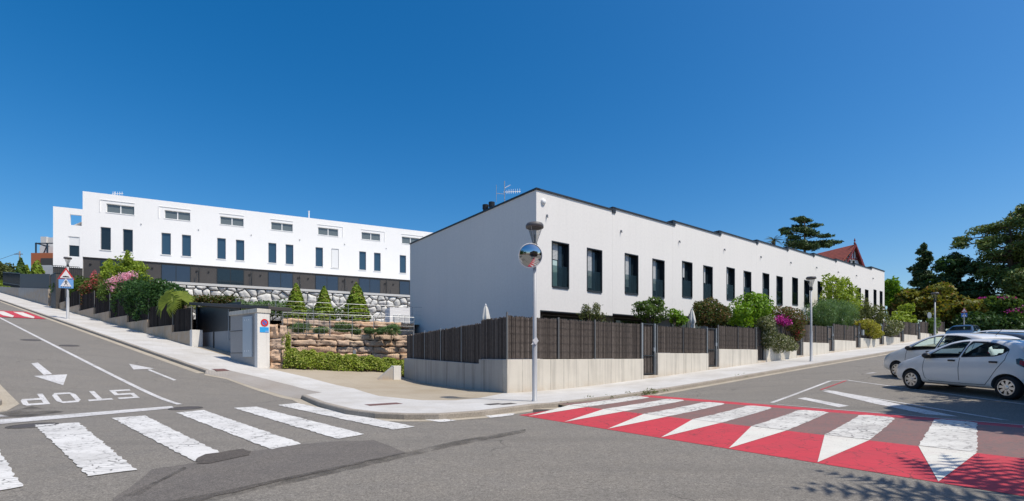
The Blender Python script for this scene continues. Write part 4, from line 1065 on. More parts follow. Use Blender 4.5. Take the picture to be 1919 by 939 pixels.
# red roofed villa behind the row
Y=72.;p=at(1604,560,Y);gz=W(50)
o=thing('red_roofed_house','old villa with steep red tiled roof and maroon gable behind the white row','house',(p.x,p.y,gz),R(14))
k=Y/F;hy=lambda v:zat(v,Y)-gz
xl,xr=-18*k-.4,29*k;xa=6*k;ze=hy(507);za=hy(456)
mb=MB();mb.prism([(xl,0),(xr-.3,0),(xr-.3,ze),(xa,za-.5),(xl,ze+.3)],.8,12);mb.build('wall',M['stuccoB'],o)
mb=MB();mb.prism([(xl-3.2,ze-2.2),(xl-3.2,ze-2.0),(xa,za),(xr+.25,ze-.1),(xr+.25,ze-.3),(xa,za-.22)],.45,14);mb.build('roof',M['tile_red'],o)
mb=MB();mb.prism([(xa,za+.06),(xr+.35,ze-.2),(xr-.0,ze-.40),(xa,za-.36)],.34,.447);mb.prism([(xa,za+.06),(xl-.2,ze+.1),(xl+.05,ze-.05),(xa,za-.32)],.345,.446);mb.build('bargeboard',M['maroon'],o)
mb=MB();zt_=hy(483)
for j in range(9): mb.box(xl+.6+j*.42,xl+.68+j*.42,.7,.79,zt_,za-.9-abs(xl+.64+j*.42-xa)*1.0)
mb.box(xl+.3,xr-.6,.68,.79,zt_-.12,zt_+.04);mb.build('gable_timber',M['maroon'],o)
for u in (1599,1608.5):
    x=(u-1604)*k;mb=MB();mb.box(x-.28,x+.28,.7,.79,hy(497),hy(485));w_=mb.build('window',M['white_plastic'],o)
    mb=MB();mb.box(x-.2,x+.2,.66,.699,hy(496),hy(486));mb.build('pane',M['pane'],w_)
mb=MB();mb.lathe([(.05,za),(.16,za+.3),(.05,za+.5),(.12,za+.7),(0,za+1.1)],10,(xa,.6,-.1));mb.build('finial',M['maroon'],o)
mb=MB();xw=-112*k;mb.prism([(xw,0),(xl-.4,0),(xl-.4,hy(472)),(xw,hy(468))],5,12);mb.build('rear_wing_wall',M['stuccoB'],o)
mb=MB();vs=[(xw-.5,3.5,hy(478)),(xl+.4,3.5,hy(484)),(xl+.4,9,hy(460)),(xw-.5,9,hy(459))];mb.add(vs+[(a_,b_+.1,c_-.25) for a_,b_,c_ in vs],[(0,1,2,3),(4,7,6,5),(0,4,5,1),(1,5,6,2),(2,6,7,3),(3,7,4,0)]);mb.build('rear_roof',M['tile_red'],o)
# ------------------------------------------------------------------ street lamps, mirror, signs
def lamp(p,h,label,extra=None,thick=.062):
    o=thing('street_lamp',label,'street lamp',(p.x,p.y,p.z),0,'grey posts with cone lanterns')
    mb=MB();mb.lathe([(thick*1.35,-.1),(thick*1.35,.02),(thick*1.05,.03),(thick*1.05,1.55),(thick*.86,1.62),(thick*.72,h-.66),(.0,h-.66)],16);mb.build('post',M['lamp_pole'],o,True)
    mb=MB();mb.lathe([(thick*.75,h-.72),(.075,h-.70),(.075,h-.55),(.05,h-.52)],14);mb.build('collar',M['black_metal'],o,True)
    mb=MB();mb.lathe([(.055,h-.55),(.185,h-.11)],20);mb.tube((0,0,h-.55),(0,0,h-.3),.02,.02);mb.build('lantern_glass',M['lamp_glass'],o,True)
    mb=MB();mb.lathe([(.0,h-.12),(.10,h-.13),(.235,h-.125),(.24,h-.06),(.21,h-.01),(.05,h),(0,h)],24);mb.build('lantern_cap',M['lamp_cap'],o,True)
    for q in range(3):
        t=2.1*q;mb=MB();mb.tube((.05*math.cos(t),.05*math.sin(t),h-.54),(.2*math.cos(t),.2*math.sin(t),h-.11),.007,n=5);mb.build('lantern_rib',M['lamp_pole'],o)
    return o
p=P(1002,752,.12);hL=zat(418.5,p.y)-p.z
lo=lamp(p,hL,'grey street lamp carrying the round mirror at the street corner')
mb=MB();mb.prism([(.02,1.50),(.10,1.60),(.04,1.71),(-.06,1.62)],-.09,-.066);mb.add([(-.10,-.085,1.50),(-.02,-.075,1.60),(-.0,-.075,1.52)],[(0,1,2)]);q=mb.build('paper_tag',M['white_plastic'],lo);q.rotation_euler=(0,R(0),0)
c=at(994,479,p.y-.16);rr=.318
o=thing('traffic_mirror','round convex traffic mirror with a pale rim on the corner lamp post','mirror',tuple(c),0)
ndir=Vector((.10,-1,-.20)).normalized();rq=ndir.to_track_quat('Z','Y');o.rotation_euler=rq.to_euler()
pr=[(0,.085)];
for s in range(1,9): r=rr*.955*s/8;pr.append((r,.085-.075*(s/8)**2))
mb=MB();mb.lathe(pr,40);mb.build('mirror_face',M['mirror'],o,True)
mb=MB();mb.lathe([(rr*.95,.012),(rr*.965,.03),(rr,.02),(rr*1.01,-.02),(rr*.8,-.07),(0,-.09)],40);mb.build('rim',M['white_plastic'],o,True)
mb=MB();mb.tube((0,0,-.08),(0.05,0,-.15),.03);mb.build('bracket',M['galv'],o)
p=P(1520,677,.12);lamp(p,zat(518.5,p.y)-p.z,'tall grey street lamp on the right pavement, in front of the bluish bush')
q=T(38.7,-2.75);gz=G(*q)+.12;p=Vector((*q,gz));kk=(p.x/p.y)
lamp(p,zat(548,p.y)-gz,'farthest grey street lamp on the right, before the orange leaved tree')
def tri_sign(o,z,s,y,inner=True):
    h=s*.866;mb=MB()
    def tr(r): return [(-r,z-r*.577),(r,z-r*.577),(0,z+r*1.155)]
    mb.prism(tr(s/2),y,y+.02,0);f=mb.build('warning_triangle',M['sign_red'],o)
    mb=MB();mb.prism(tr(s/2*.70),y-.006,y-.001,0);mb.build('white_field',M['sign_white'],f)
    mb=MB();w=s*.2;pts=[(-w*1.1,z-s*.14),(w*1.1,z-s*.14),(w*.95,z-s*.10),(w*.6,z-s*.045),(w*.3,z-s*.065),(0,z-s*.02),(-w*.35,z-s*.06),(-w*.6,z-s*.035),(-w*.95,z-s*.10)];mb.prism(pts,y-.010,y-.007);mb.build('hump_symbol',M['black'],f)
def ped_sign(o,z,s,y,mat='sign_blue'):
    mb=MB();mb.box(-s/2,s/2,y,y+.02,z-s*.46,z+s*.46);f=mb.build('crossing_plate',M[mat],o,bevel=.015)
    mb=MB();mb.prism([(-s*.38,z-s*.30),(s*.38,z-s*.30),(0,z+s*.38)],y-.005,y-.001);mb.build('white_triangle',M['sign_white'],f)
    mb=MB();g=s*.9;yy=(y-.010,y-.006)
    mb.prism([(-.03*g,z+.20*g),(.04*g,z+.20*g),(.04*g,z+.27*g),(-.03*g,z+.27*g)],*yy)
    mb.prism([(-.05*g,z-.03*g),(.05*g,z-.03*g),(.045*g,z+.18*g),(-.045*g,z+.18*g)],*yy)
    mb.prism([(-.03*g,z-.03*g),(.03*g,z-.03*g),(-.09*g,z-.24*g),(-.15*g,z-.24*g)],*yy)
    mb.prism([(.0*g,z-.035*g),(.05*g,z-.035*g),(.15*g,z-.24*g),(.10*g,z-.24*g)],*yy)
    mb.prism([(-.05*g,z+.16*g),(-.05*g,z+.11*g),(-.16*g,z+.01*g),(-.18*g,z+.04*g)],*yy)
    mb.prism([(.05*g,z+.16*g),(.05*g,z+.11*g),(.15*g,z+.03*g),(.17*g,z+.06*g)],*yy)
    for j in range(5): mb.box(-s*.34+j*s*.15,-s*.27+j*s*.15,yy[0],yy[1],z-s*.38,z-s*.32)
    mb.build('walking_figure',M['black'],f)
p=P(127,597.5,.12);hl=zat(482,p.y)-p.z
kY=p.y/F
lo=lamp(p,hl,'grey street lamp on the hill pavement with two road signs on its post',thick=.085)
sg=thing('road_sign','speed hump triangle above a faded blue pedestrian crossing sign on the hill lamp post','road sign',(p.x-.02,p.y-.12,p.z),R(20))
tri_sign(sg,zat(516.7,p.y)-p.z,25.5*kY,0);ped_sign(sg,zat(526.5,p.y)-p.z-.02,23*kY,.0,'sign_pale_blue') if False else None
zc=zat(530.5,p.y)-p.z
ped_sign(sg,zc,22*kY,-.0,'sign_pale_blue')
p=Vector((*T(47.5,-5.9),0));Y=49.;p=at(1807,625,Y);gz=G(p.x,p.y)
o=thing('road_sign','small red and white triangle above a dark blue crossing sign, before the dark trees','road sign',(p.x,p.y,gz),R(-30))
mb=MB();mb.tube((0,.05,0),(0,.05,zat(577,Y)-gz),.05);mb.build('post',M['lamp_pole'],o)
tri_sign(o,zat(582.5,Y)-gz,.52,0);ped_sign(o,zat(590.5,Y)-gz,.46,0)
Y=50.;p=at(1742,640,Y);gz=W(44);o=thing('road_sign','round road sign seen from behind, left of the farthest lamp','road sign',(p.x,p.y,gz),R(20))
mb=MB();mb.tube((0,.05,0),(0,.05,zat(585,Y)-gz),.04);mb.build('post',M['lamp_pole'],o)
mb=MB();zz=zat(591,Y)-gz;mb.prism([(.34*math.cos(t*math.pi/10),zz+.34*math.sin(t*math.pi/10)) for t in range(20)],0,.03);mb.build('plate',M['galv'],o)
# closed parasols
def parasol(p,h,label):
    o=thing('closed_parasol',label,'parasol',tuple(p),0,'closed pale parasols')
    mb=MB();mb.tube((0,0,0),(0,0,h),.022);mb.build('pole',M['galv'],o)
    vs=[];n=20;mb=MB();prof=[(.02,h),(.07,h-.12),(.13,h-.45),(.155,h-.62),(.10,h-.70),(.13,h-1.0),(.10,h-1.25),(.07,h-1.3)]
    for r,z in prof:
        for i in range(n):
            t=2*math.pi*i/n;q=r*(1+.28*math.cos(5*t));vs.append((q*math.cos(t),q*math.sin(t),z))
    mb.add(vs,[(k*n+i,k*n+(i+1)%n,(k+1)*n+(i+1)%n,(k+1)*n+i) for k in range(len(prof)-1) for i in range(n)]);mb.build('canopy',M['fabric'],o,True)
    mb=MB();mb.lathe([(.03,h),(.02,h+.05),(0,h+.06)],8);mb.build('finial',M['white_plastic'],o)
Y=17.6;p=at(900,640,Y);parasol(Vector((p.x+.2,Y,.5)),zat(572,Y)-.5,'closed white parasol before the shaded grey gable')
dn=depth_n(.9);Y=dn(1297);p=at(1297,640,Y);parasol(Vector((p.x,Y,W(9)+.3)),zat(580,Y)-W(9)-.3,'closed pale parasol before the round shrub on the right street')
# railing on the terraces
def wire_rail(p,s,z,h,label,off,dz=0,n=7):
    q=p+by*off;o=thing('wire_railing',label,'railing',(q.x,q.y,z),ROTB)
    for i in range(n):
        x=s*i/(n-1);mb=MB();mb.tube((x,0,-.1),(x,0,h),.016,n=6);mb.build('post',M['galv'],o)
    mb=MB()
    for j in range(4): mb.tube((0,0,h*(j+1)/4),(s,0,h*(j+1)/4),.003 if j<3 else .011,n=5)
    mb.build('wire',M['galv'],o)
wire_rail(t2p-bx*2.2,t2s+4,t2z,1.0,'thin wire railing with steel posts along the upper stone terrace',.25,n=7)
wire_rail(t1p-bx*.0,t1s,t1z-.0,1.0,'thin wire railing along the lower stone terrace',-.1,n=7)
q=t1p-by*.55;o=thing('mesh_fence','dark wire mesh fence before the lower stone wall','fence',(q.x,q.y,.9),ROTB)
mb=MB()
for i in range(60): x=t1s*i/59;mb.tube((x,0,-.3),(x,0,.85),.006,n=4)
for z in (.05,.45,.85): mb.tube((0,0,z),(t1s,0,z),.007,n=4)
mb.build('mesh_panel',M['post'],o)
mb=MB();x=col_on(664,q,bx);mb.box(x-.07,x+.07,-.05,.05,-.6,.72);mb.build('post',M['galv'],o)
q=L(20.6,10.6);o=thing('bar_railing','dark vertical bar railing between the pillar and the stone terrace','railing',(q[0],q[1],2.3),ROTB)
mb=MB()
for i in range(9): mb.tube((i*.22,.5,0),(i*.22,.5,1.0),.012,n=5)
mb.tube((0,.5,1.0),(1.8,.5,1.0),.018);mb.tube((0,.5,.05),(1.8,.5,.05),.018);mb.build('bar_panel',M['post'],o)
# end post of the ramp parapet at the driveway
p=P(744,711.5,.12);o=thing('ramp_parapet','small sloping concrete parapet ending in a pale block by the driveway','parapet',(p.x,p.y,p.z),ROT1)
mb=MB();mb.box(-.16,.18,-.02,.3,-.3,.60);mb.build('end_block',M['pillar'],o,bevel=.012)
mb=MB();mb.prism([(-.85,-.3),(-.162,-.3),(-.162,.56),(-.85,.02)],.02,.26);mb.build('sloping_wall',M['concrete_grey'],o)
p=at(752,617,42.);
o=thing('small_shed','small pale shed with grey doors half hidden by the shaded gable','shed',(p.x-.4,p.y,zat(606,42)-1),ROTB)
mb=MB();mb.box(-.6,3,0,2,0,2.4);mb.build('wall',M['stuccoB'],o)
mb=MB()
for j in range(4): mb.box(-.3+j*.5,.1+j*.5,-.06,-.002,.2,1.75)
mb.build('door',M['shutter'],o)
# ------------------------------------------------------------------ cars
def smooth_prof(pts,n):
    xs=np.array([p[0] for p in pts]);out=np.interp(np.linspace(xs[0],xs[-1],n),xs,[p[1] for p in pts]);return np.linspace(xs[0],xs[-1],n),out
def make_car(label,loc,heading,paintm,Lc=3.45,Wc=1.62,Hc=1.47,wb=2.36,fo=.66,tyre_r=.285,name='parked_car',sedan=False):
    """x runs from nose (0) to tail (Lc); y across; built once per car with its own proportions"""
    o=thing(name,label,'car',loc,heading,'cars parked on the right')
    s=Lc/3.45
    topp=[(0,.58),(.04,.66),(.12,.74),(.35,.83),(.72,.945),(.85,1.0),(1.1,1.16),(1.4,1.335),(1.6,1.415),(1.85,1.455),(2.15,1.47),(2.5,1.455),(2.8,1.42),(3.05,1.36),(3.18,1.26),(3.33,1.0),(3.40,.85),(3.43,.70),(3.45,.55)]
    beltp=[(0,.50),(.12,.62),(.5,.78),(.85,.875),(1.5,.93),(2.3,.98),(2.9,1.05),(3.2,1.04),(3.33,.90),(3.45,.5)]
    halfp=[(0,.52),(.05,.62),(.15,.69),(.4,.765),(.8,.80),(1.5,.81),(2.4,.81),(2.9,.80),(3.2,.755),(3.35,.70),(3.42,.64),(3.45,.58)]
    botp=[(0,.30),(.08,.22),(.4,.19),(3.0,.20),(3.3,.26),(3.45,.36)]
    ip=lambda pr,x:float(np.interp(x,[p[0] for p in pr],[p[1] for p in pr]))
    xs=[0,.03,.08,.15,.25,.4,.55,.7,.82,.95,1.1,1.25,1.4,1.6,1.8,2.0,2.2,2.4,2.6,2.8,2.95,3.08,3.18,3.26,3.34,3.40,3.43,3.45]
    hk=Hc/1.47;wk=Wc/1.62
    def ring(x):
        t=ip(topp,x);b=min(ip(beltp,x),t-.03);w=ip(halfp,x);z0=ip(botp,x)
        dz=t-b;ins=min(.30,dz*.52)
        return [(0,z0),(w*.72,z0),(w*.93,z0+.05),(w*.985,z0+.14),(w*1.0,z0+(b-z0)*.55),(w*.99,z0+(b-z0)*.82),(w*.965,b),(w*.965-ins*.35,b+dz*.42),(w*.965-ins*.72,b+dz*.80),(w*.965-ins*1.05,b+dz*.95),(w*.55-ins*.2,t-.004),(0,t+.01*min(1,dz*4))]
    vs=[];nr=12
    for x in xs:
        r=ring(x);full=r+[(-y,z) for y,z in r[-2:0:-1]]
        vs+=[(x*s,y*wk,z*hk) for y,z in full]
    N=22;fs=[]
    for i in range(len(xs)-1):
        for k in range(N): fs.append((i*N+k,i*N+(k+1)%N,(i+1)*N+(k+1)%N,(i+1)*N+k))
    fs+=[tuple(range(N-1,-1,-1)),tuple((len(xs)-1)*N+k for k in range(N))]
    mb=MB();mb.add(vs,fs);body=mb.build('body',[paintm,M['cabin']],o,True)
    sb=body.modifiers.new('sub','SUBSURF');sb.levels=sb.render_levels=2
    fx,rx=fo*s,(fo*s+wb)
    cut=MB()
    for x in (fx,rx):
        cut.tube((x,-1.2,tyre_r),(x,-.45*wk,tyre_r),tyre_r*1.17,n=32);cut.tube((x,.45*wk,tyre_r),(x,1.2,tyre_r),tyre_r*1.17,n=32)
    tmp=[];c1=cut.build('cut',M['cabin']);tmp.append(c1)
    fw=[(1.02,.925),(1.18,1.045),(1.40,1.20),(1.62,1.315),(1.85,1.375),(2.02,1.385),(1.93,.985),(1.5,.955)]
    rw=[(2.09,1.385),(2.4,1.375),(2.68,1.335),(2.90,1.255),(2.985,1.19),(2.86,1.075),(2.72,1.035),(2.4,1.015),(2.0,.99)]
    dg=bpy.context.evaluated_depsgraph_get();solid=bpy.data.meshes.new_from_object(body.evaluated_get(dg))
    bt=BVHTree.FromPolygons([v.co for v in solid.vertices],[p.vertices for p in solid.polygons])
    for c in tmp:
        b=body.modifiers.new('cut','BOOLEAN');b.object=c;b.operation='DIFFERENCE';b.solver='EXACT'
        try: b.material_mode='TRANSFER'
        except Exception: pass
    for c in tmp: c.parent=o
    dg=bpy.context.evaluated_depsgraph_get();me=bpy.data.meshes.new_from_object(body.evaluated_get(dg))
    body.modifiers.clear();body.data=me;me.name='body'
    for c in tmp: bpy.data.objects.remove(c)
    # cut the window openings out of the shell; the cut faces become the panes
    def inside(p,poly):
        c=False;n=len(poly)
        for i in range(n):
            (x0,y0),(x1,y1)=poly[i],poly[i-1]
            if (y0>p[1])!=(y1>p[1]) and p[0]<(x1-x0)*(p[1]-y0)/(y1-y0)+x0: c=not c
        return c
    bm=bmesh.new();bm.from_mesh(me)
    F2=[(x*s,z*hk) for x,z in fw];R2=[(x*s,z*hk) for x,z in rw]
    WS=[(.93*s,.60*wk),(1.45*s,.52*wk),(1.45*s,-.52*wk),(.93*s,-.60*wk)];RW=[(-.56*wk,1.0*hk),(.56*wk,1.0*hk),(.50*wk,1.26*hk),(-.50*wk,1.26*hk)]
    def split(poly,ia,ib,sel):
        for i in range(len(poly)):
            a_,b_=poly[i-1],poly[i];nv=[0,0,0];nv[ia]=-(b_[1]-a_[1]);nv[ib]=b_[0]-a_[0];co=[0,0,0];co[ia]=a_[0];co[ib]=a_[1]
            xa=[q[0] for q in poly];ya=[q[1] for q in poly];m_=.12
            fs_=[f for f in bm.faces if sel(f) and min(xa)-m_<f.calc_center_median()[ia]<max(xa)+m_ and min(ya)-m_<f.calc_center_median()[ib]<max(ya)+m_]
            ge=set(fs_)
            for f in fs_: ge.update(f.edges);ge.update(f.verts)
            bmesh.ops.bisect_plane(bm,geom=list(ge),plane_co=co,plane_no=nv,dist=1e-5)
    selS=lambda f:True
    selW=lambda f:f.calc_center_median().z>.9*hk
    selR=lambda f:f.calc_center_median().x>3.05*s
    for poly in (F2,R2): split(poly,0,2,selS)
    split(WS,0,1,selW);split(RW,1,2,selR)
    panes={'F1':[],'F-1':[],'R1':[],'R-1':[],'W':[],'B':[]};kill=[]
    for f in bm.faces:
        c=f.calc_center_median();key=None
        if abs(c.y)>.25 and inside((c.x,c.z),F2): key='F1' if c.y>0 else 'F-1'
        elif abs(c.y)>.25 and inside((c.x,c.z),R2): key='R1' if c.y>0 else 'R-1'
        elif c.z>.9*hk and inside((c.x,c.y),WS): key='W'
        elif c.x>3.1*s and inside((c.y,c.z),RW): key='B'
        if key: panes[key].append([(v.co-v.normal*.008)[:] for v in f.verts]);kill.append(f)
    bmesh.ops.delete(bm,geom=kill,context='FACES')
    bm.to_mesh(me);bm.free()
    me.polygons.foreach_set('use_smooth',[True]*len(me.polygons))
    try: me.set_sharp_from_angle(angle=R(40))
    except Exception: pass
    def pane(name,key):
        mb=MB()
        for q in panes[key]: mb.add(q,[tuple(range(len(q)))])
        return mb.build(name,M['car_glass'],o,True,False)
    def ysurf(x,z,side):
        h=bt.ray_cast(Vector((x,1.5*side,z)),Vector((0,-side,0)))
        return h[0].y if h[0] else side*.6
    def patch(name,poly,side,off,mat,parent=o,n=1):
        """thin panel following the body side; poly in profile coordinates"""
        bm=bmesh.new();pts=[Vector((x*s,0,z*hk)) for x,z in poly]
        v=[bm.verts.new(p) for p in pts]
        for t in geometry.tessellate_polygon([[Vector((p.x,p.z,0)) for p in pts]]): bm.faces.new([v[i] for i in t])
        for _ in range(5):
            lg=[e for e in bm.edges if e.calc_length()>.12]
            if not lg: break
            bmesh.ops.subdivide_edges(bm,edges=lg,cuts=1);bmesh.ops.triangulate(bm,faces=[f for f in bm.faces if len(f.verts)>3])
        for q in bm.verts: q.co.y=ysurf(q.co.x,q.co.z,side)+off*side
        bmesh.ops.recalc_face_normals(bm,faces=bm.faces)
        m_=bpy.data.meshes.new(name);bm.to_mesh(m_);bm.free();m_.materials.append(mat);m_.polygons.foreach_set('use_smooth',[True]*len(m_.polygons))
        ob=bpy.data.objects.new(name,m_);col.objects.link(ob);ob.parent=parent;return ob
    def grow(poly,k):
        cx=sum(p[0] for p in poly)/len(poly);cz=sum(p[1] for p in poly)/len(poly)
        return [(cx+(x-cx)*k,cz+(z-cz)*k) for x,z in poly]
    def strip(name,line,w,side,off,mat,parent=o,closed=False):
        mb=MB();n=len(line)
        for i in range(n if closed else n-1):
            a=Vector(line[i]);b=Vector(line[(i+1)%n]);k=max(1,int((b-a).length/.08))
            for j in range(k):
                p=a.lerp(b,j/k);q=a.lerp(b,(j+1)/k);d=(q-p).normalized();nn=Vector((-d.y,d.x))*w/2
                c=[p+nn,q+nn,q-nn,p-nn]
                mb.add([(t.x*s,ysurf(t.x*s,t.y*hk,side)+off*side,t.y*hk) for t in c],[(0,1,2,3)])
        return mb.build(name,mat,parent,True)
    for side in (1,-1):
        for nm,poly in (('side_window',fw),('side_window',rw)):
            g=pane(nm,('F' if poly is fw else 'R')+str(side));strip('window_seal',poly,.030,side,.004,M['black'],g,True)
        strip('door_seam',[(1.04,.90),(1.02,.62),(1.08,.38),(1.2,.30),(2.05,.30)],.012,side,.003,M['black'])
        strip('door_seam',[(1.97,.97),(1.96,.7),(1.98,.31)],.012,side,.003,M['black'])
        strip('door_seam',[(2.99,1.18),(2.96,.95),(2.80,.70),(2.66,.45),(2.56,.31),(2.0,.30)],.012,side,.003,M['black'])
        for x in (1.78,2.74):
            y=ysurf(x*s,.885*hk,side);mb=MB();mb.box((x-.085)*s,(x+.085)*s,min(y-.01*side,y+.03*side),max(y-.01*side,y+.03*side),.865*hk,.91*hk);mb.build('door_handle',M['black'],o,bevel=.012)
        y=ysurf(1.12*s,.96*hk,side);mb=MB();bm=bmesh.new();bmesh.ops.create_uvsphere(bm,u_segments=14,v_segments=8,radius=1);
        mb.add([(v.co.x*.11+1.17*s,v.co.y*.09+y+side*.11,v.co.z*.075+1.0*hk) for v in bm.verts],[[v.index for v in f.verts] for f in bm.faces]);bm.free()
        mb.tube((1.15*s,y-.02*side,.96*hk),(1.17*s,y+side*.08,.985*hk),.03);mb.build('wing_mirror',M['black'],o,True)
        patch('headlight',[(.045,.60),(.10,.67),(.30,.775),(.42,.79),(.36,.70),(.18,.585)],side,.006,M['headlamp'])
        rl=patch('tail_light',[(3.16,.98),(3.22,1.0),(3.34,.93),(3.37,.83),(3.30,.78),(3.18,.86)],side,.006,M['car_black']);patch('red_lens',[(3.23,.95),(3.31,.93),(3.35,.86),(3.29,.82),(3.23,.86)],side,.011,M['tail_red'],rl)
        strip('fuel_flap',[(3.02+.07*math.cos(t*.4488),.79+.07*math.sin(t*.4488)) for t in range(14)],.008,side,.003,M['post'],o,True) if side==1 else None
        for x in (fx,rx):
            yo=(ip(halfp,x/s)*wk-.02)*side;wo=MB()
            tr=tyre_r
            wo.lathe([(tr*.66,.09),(tr*.72,.098),(tr*.93,.092),(tr,.06),(tr,-.06),(tr*.93,-.09),(tr*.6,-.09)],36)
            w_=wo.build('wheel',M['tyre'],o,True);w_.location=(x,yo-.095*side,tr);w_.rotation_euler=(R(-90)*side,0,0)
            h=MB();h.lathe([(tr*.69,.088),(tr*.66,.10),(tr*.60,.088),(tr*.58,.03),(0,.02)],36,(0,0,0),1)
            for q in range(8):
                t=q*math.pi/4;ca,sa=math.cos(t),math.sin(t)
                pl=[(.03,-.022),(tr*.30,-.038),(tr*.63,-.055),(tr*.63,.015),(tr*.30,.020),(.03,.022)]
                h.add([(a*ca-b*sa,a*sa+b*ca,.098-.010*a/tr) for a,b in pl]+[(a*ca-b*sa,a*sa+b*ca,.05) for a,b in pl],[(0,1,2,3,4,5)]+[(i,(i+1)%6,(i+1)%6+6,i+6) for i in range(6)],0)
            h.lathe([(.05,.07),(.05,.104),(.03,.108),(0,.108)],16)
            h.lathe([(tr*.61,.092),(tr*.60,.104),(tr*.66,.104),(tr*.69,.09)],36)
            h.build('hubcap',[M['alloy'],M['black']],w_,False)
    # windscreen, rear window, seats, wheel
    def quadsheet(name,corners,mat):
        mb=MB();mb.add(corners,[(0,1,2,3)]);return mb.build(name,mat,o)
    pane('windscreen','W');pane('rear_window','B')
    for x,ys in ((1.78,(-.36,.36)),(2.62,(-.34,.34))):
        for y in ys:
            mb=MB();mb.box((x-.3)*s,(x+.22)*s,y-.23,y+.23,.42*hk,.58*hk)
            mb.prism([((x+.10)*s,.55*hk),((x+.26)*s,.55*hk),((x+.40)*s,1.08*hk),((x+.30)*s,1.10*hk)],y-.22,y+.22);mb.prism([((x+.33)*s,1.09*hk),((x+.40)*s,1.09*hk),((x+.43)*s,1.24*hk),((x+.36)*s,1.26*hk)],y-.12,y+.12)
            mb.build('seat',M['cabin'],o,bevel=.03)
    mb=MB();mb.prism([(.98*s,.5*hk),(1.3*s,.5*hk),(1.26*s,.93*hk),(1.0*s,.94*hk)],-.6*wk,.6*wk);mb.build('dashboard',M['cabin'],o)
    mb=MB();n=20;vs=[]
    for i in range(n):
        t=2*math.pi*i/n
        for k in range(6):
            u=2*math.pi*k/6;r=.18+.016*math.cos(u);vs.append((r*math.cos(t),r*math.sin(t),.016*math.sin(u)))
    mb.add(vs,[(i*6+k,((i+1)%n)*6+k,((i+1)%n)*6+(k+1)%6,i*6+(k+1)%6) for i in range(n) for k in range(6)])
    mb.box(-.17,.17,-.025,.025,-.012,.012);w_=mb.build('steering_wheel',M['black'],o,True);w_.location=(1.42*s,.36*wk,.93*hk);w_.rotation_euler=(0,R(-62),0)
    mb=MB();mb.tube((2.95*s,0,1.40*hk),(3.1*s,0,1.56*hk),.008,n=5);mb.build('roof_aerial',M['black'],o)
    mb=MB();mb.box(-.012,.01,-.40,.40,.36,.50);mb.build('lower_grille',M['black'],o)
    mb=MB();mb.box(Lc-.01,Lc+.012,-.26,.26,.60*hk,.71*hk);mb.build('number_plate',M['white_plastic'],o)
    return o
def park(label,rear,front_dir,paintm,wb=2.50,Lc=3.7,Wc=1.64,Hc=1.47,fo=.72,side=1,**kw):
    """rear: ground point under the near (left) rear wheel; front_dir: horizontal heading"""
    h=Vector(front_dir).normalized();lft=Vector((-h.y,h.x))
    rearp=Vector(rear);half=Wc/2-.06
    ax_=rearp-lft*half                     # middle of rear axle
    nose=ax_+h*(wb+fo)
    zr_=G(rearp.x,rearp.y);fr=rearp+h*wb;zf=G(fr.x,fr.y)
    pitch=math.atan2(zf-zr_,wb)
    o=make_car(label,(nose.x,nose.y,zr_+(zf-zr_)*(wb+fo)/wb),0,paintm,Lc,Wc,Hc,wb,fo/(Lc/3.45),**kw)
    ang=math.atan2(-h.y,-h.x)              # local +x points to the tail
    o.rotation_euler=(0,pitch,ang)
    return o
hd=(-.075,.997)
rear=Vector((11.86,11.42));st=Vector((2.15,1.60))
# local +y must be the left side of the car as seen (towards the camera side)
park('small white hatchback parked nearest, seen from its side with black door handles',rear,hd,M['car_white'])
park('white hatchback parked just behind the nearest one, its nose further forward',rear+st+Vector(hd)*1.45,hd,M['car_white'],wb=2.5,Lc=3.9,Wc=1.68,Hc=1.56,fo=.80)
park('dark grey car in the third bay, only its roof showing',rear+st*2.1+Vector(hd)*.8,hd,M['car_dark'],wb=2.6,Lc=4.1,Wc=1.72,Hc=1.50,fo=.8)
park('white car in the fourth bay, its pale roof above the dark grey one',rear+st*3.05+Vector(hd)*1.2,hd,M['car_white'],wb=2.6,Lc=4.0,Wc=1.7,Hc=1.52,fo=.8)
q=T(45,-4.3);park('dark blue car parked far up the right street before the trees',q,(-d1.x,-d1.y),M['car_black'],wb=2.6,Lc=4.2,Wc=1.75,Hc=1.45,fo=.85)
park('black car at the right edge of the photo, only its front corner showing',(11.55,7.45),(-.03,1),M['car_black'],wb=2.45,Lc=3.8,Wc=1.68,Hc=1.48,fo=.78)
# ------------------------------------------------------------------ plants before and between the row houses
dn1=depth_n(.95);dn0=depth_n(-.08);dn2=depth_n(2.0);dn5=depth_n(.05)
SG='garden shrubs behind the reed fences'
shrub('olive_shrub','wispy grey green shrub above the corner reed fence','shrub',[(1112,592,30,13),(1098,580,11,11),(1118,577,13,11)],dn1,.11,M['leaf_olive'],520,SG,3,gap=.3,aspect=.25,inner=.15,lump=.5)
shrub('garden_shrub','feathery mid green shrub beside the first gate','shrub',[(1218,588,27,18),(1205,572,16,13),(1232,575,17,14),(1226,563,12,7)],dn1,.10,M['leaf_mid'],1500,SG,4,gap=.25,lump=.45)
shrub('climber_shrub','small glossy green climber left of the closed parasol','shrub',[(1271,599,16,14),(1262,590,10,9)],dn1,.10,M['leaf_bright'],620,SG,5)
shrub('round_shrub','large round brownish green clipped shrub right of the closed parasol','shrub',[(1331,585,35,28),(1345,592,24,22),(1316,588,22,24)],dn1,.10,M['leaf_ruddy'],3600,SG,6,lump=.16)
shrub('laurel_shrub','large bright green shrub, the freshest green along the right fence','shrub',[(1408,578,36,27),(1428,588,24,24),(1388,592,22,22),(1412,560,22,13)],dn1,.13,M['leaf_bright'],3000,SG,7,lump=.32)
shrub('variegated_shrub','white and green variegated shrub spilling over the wall','shrub',[(1440,628,21,27),(1456,642,30,17),(1436,607,17,14),(1478,647,20,12)],dn0,.085,M['leaf_varieg'],6000,SG,8,lump=.26,base=1.85)
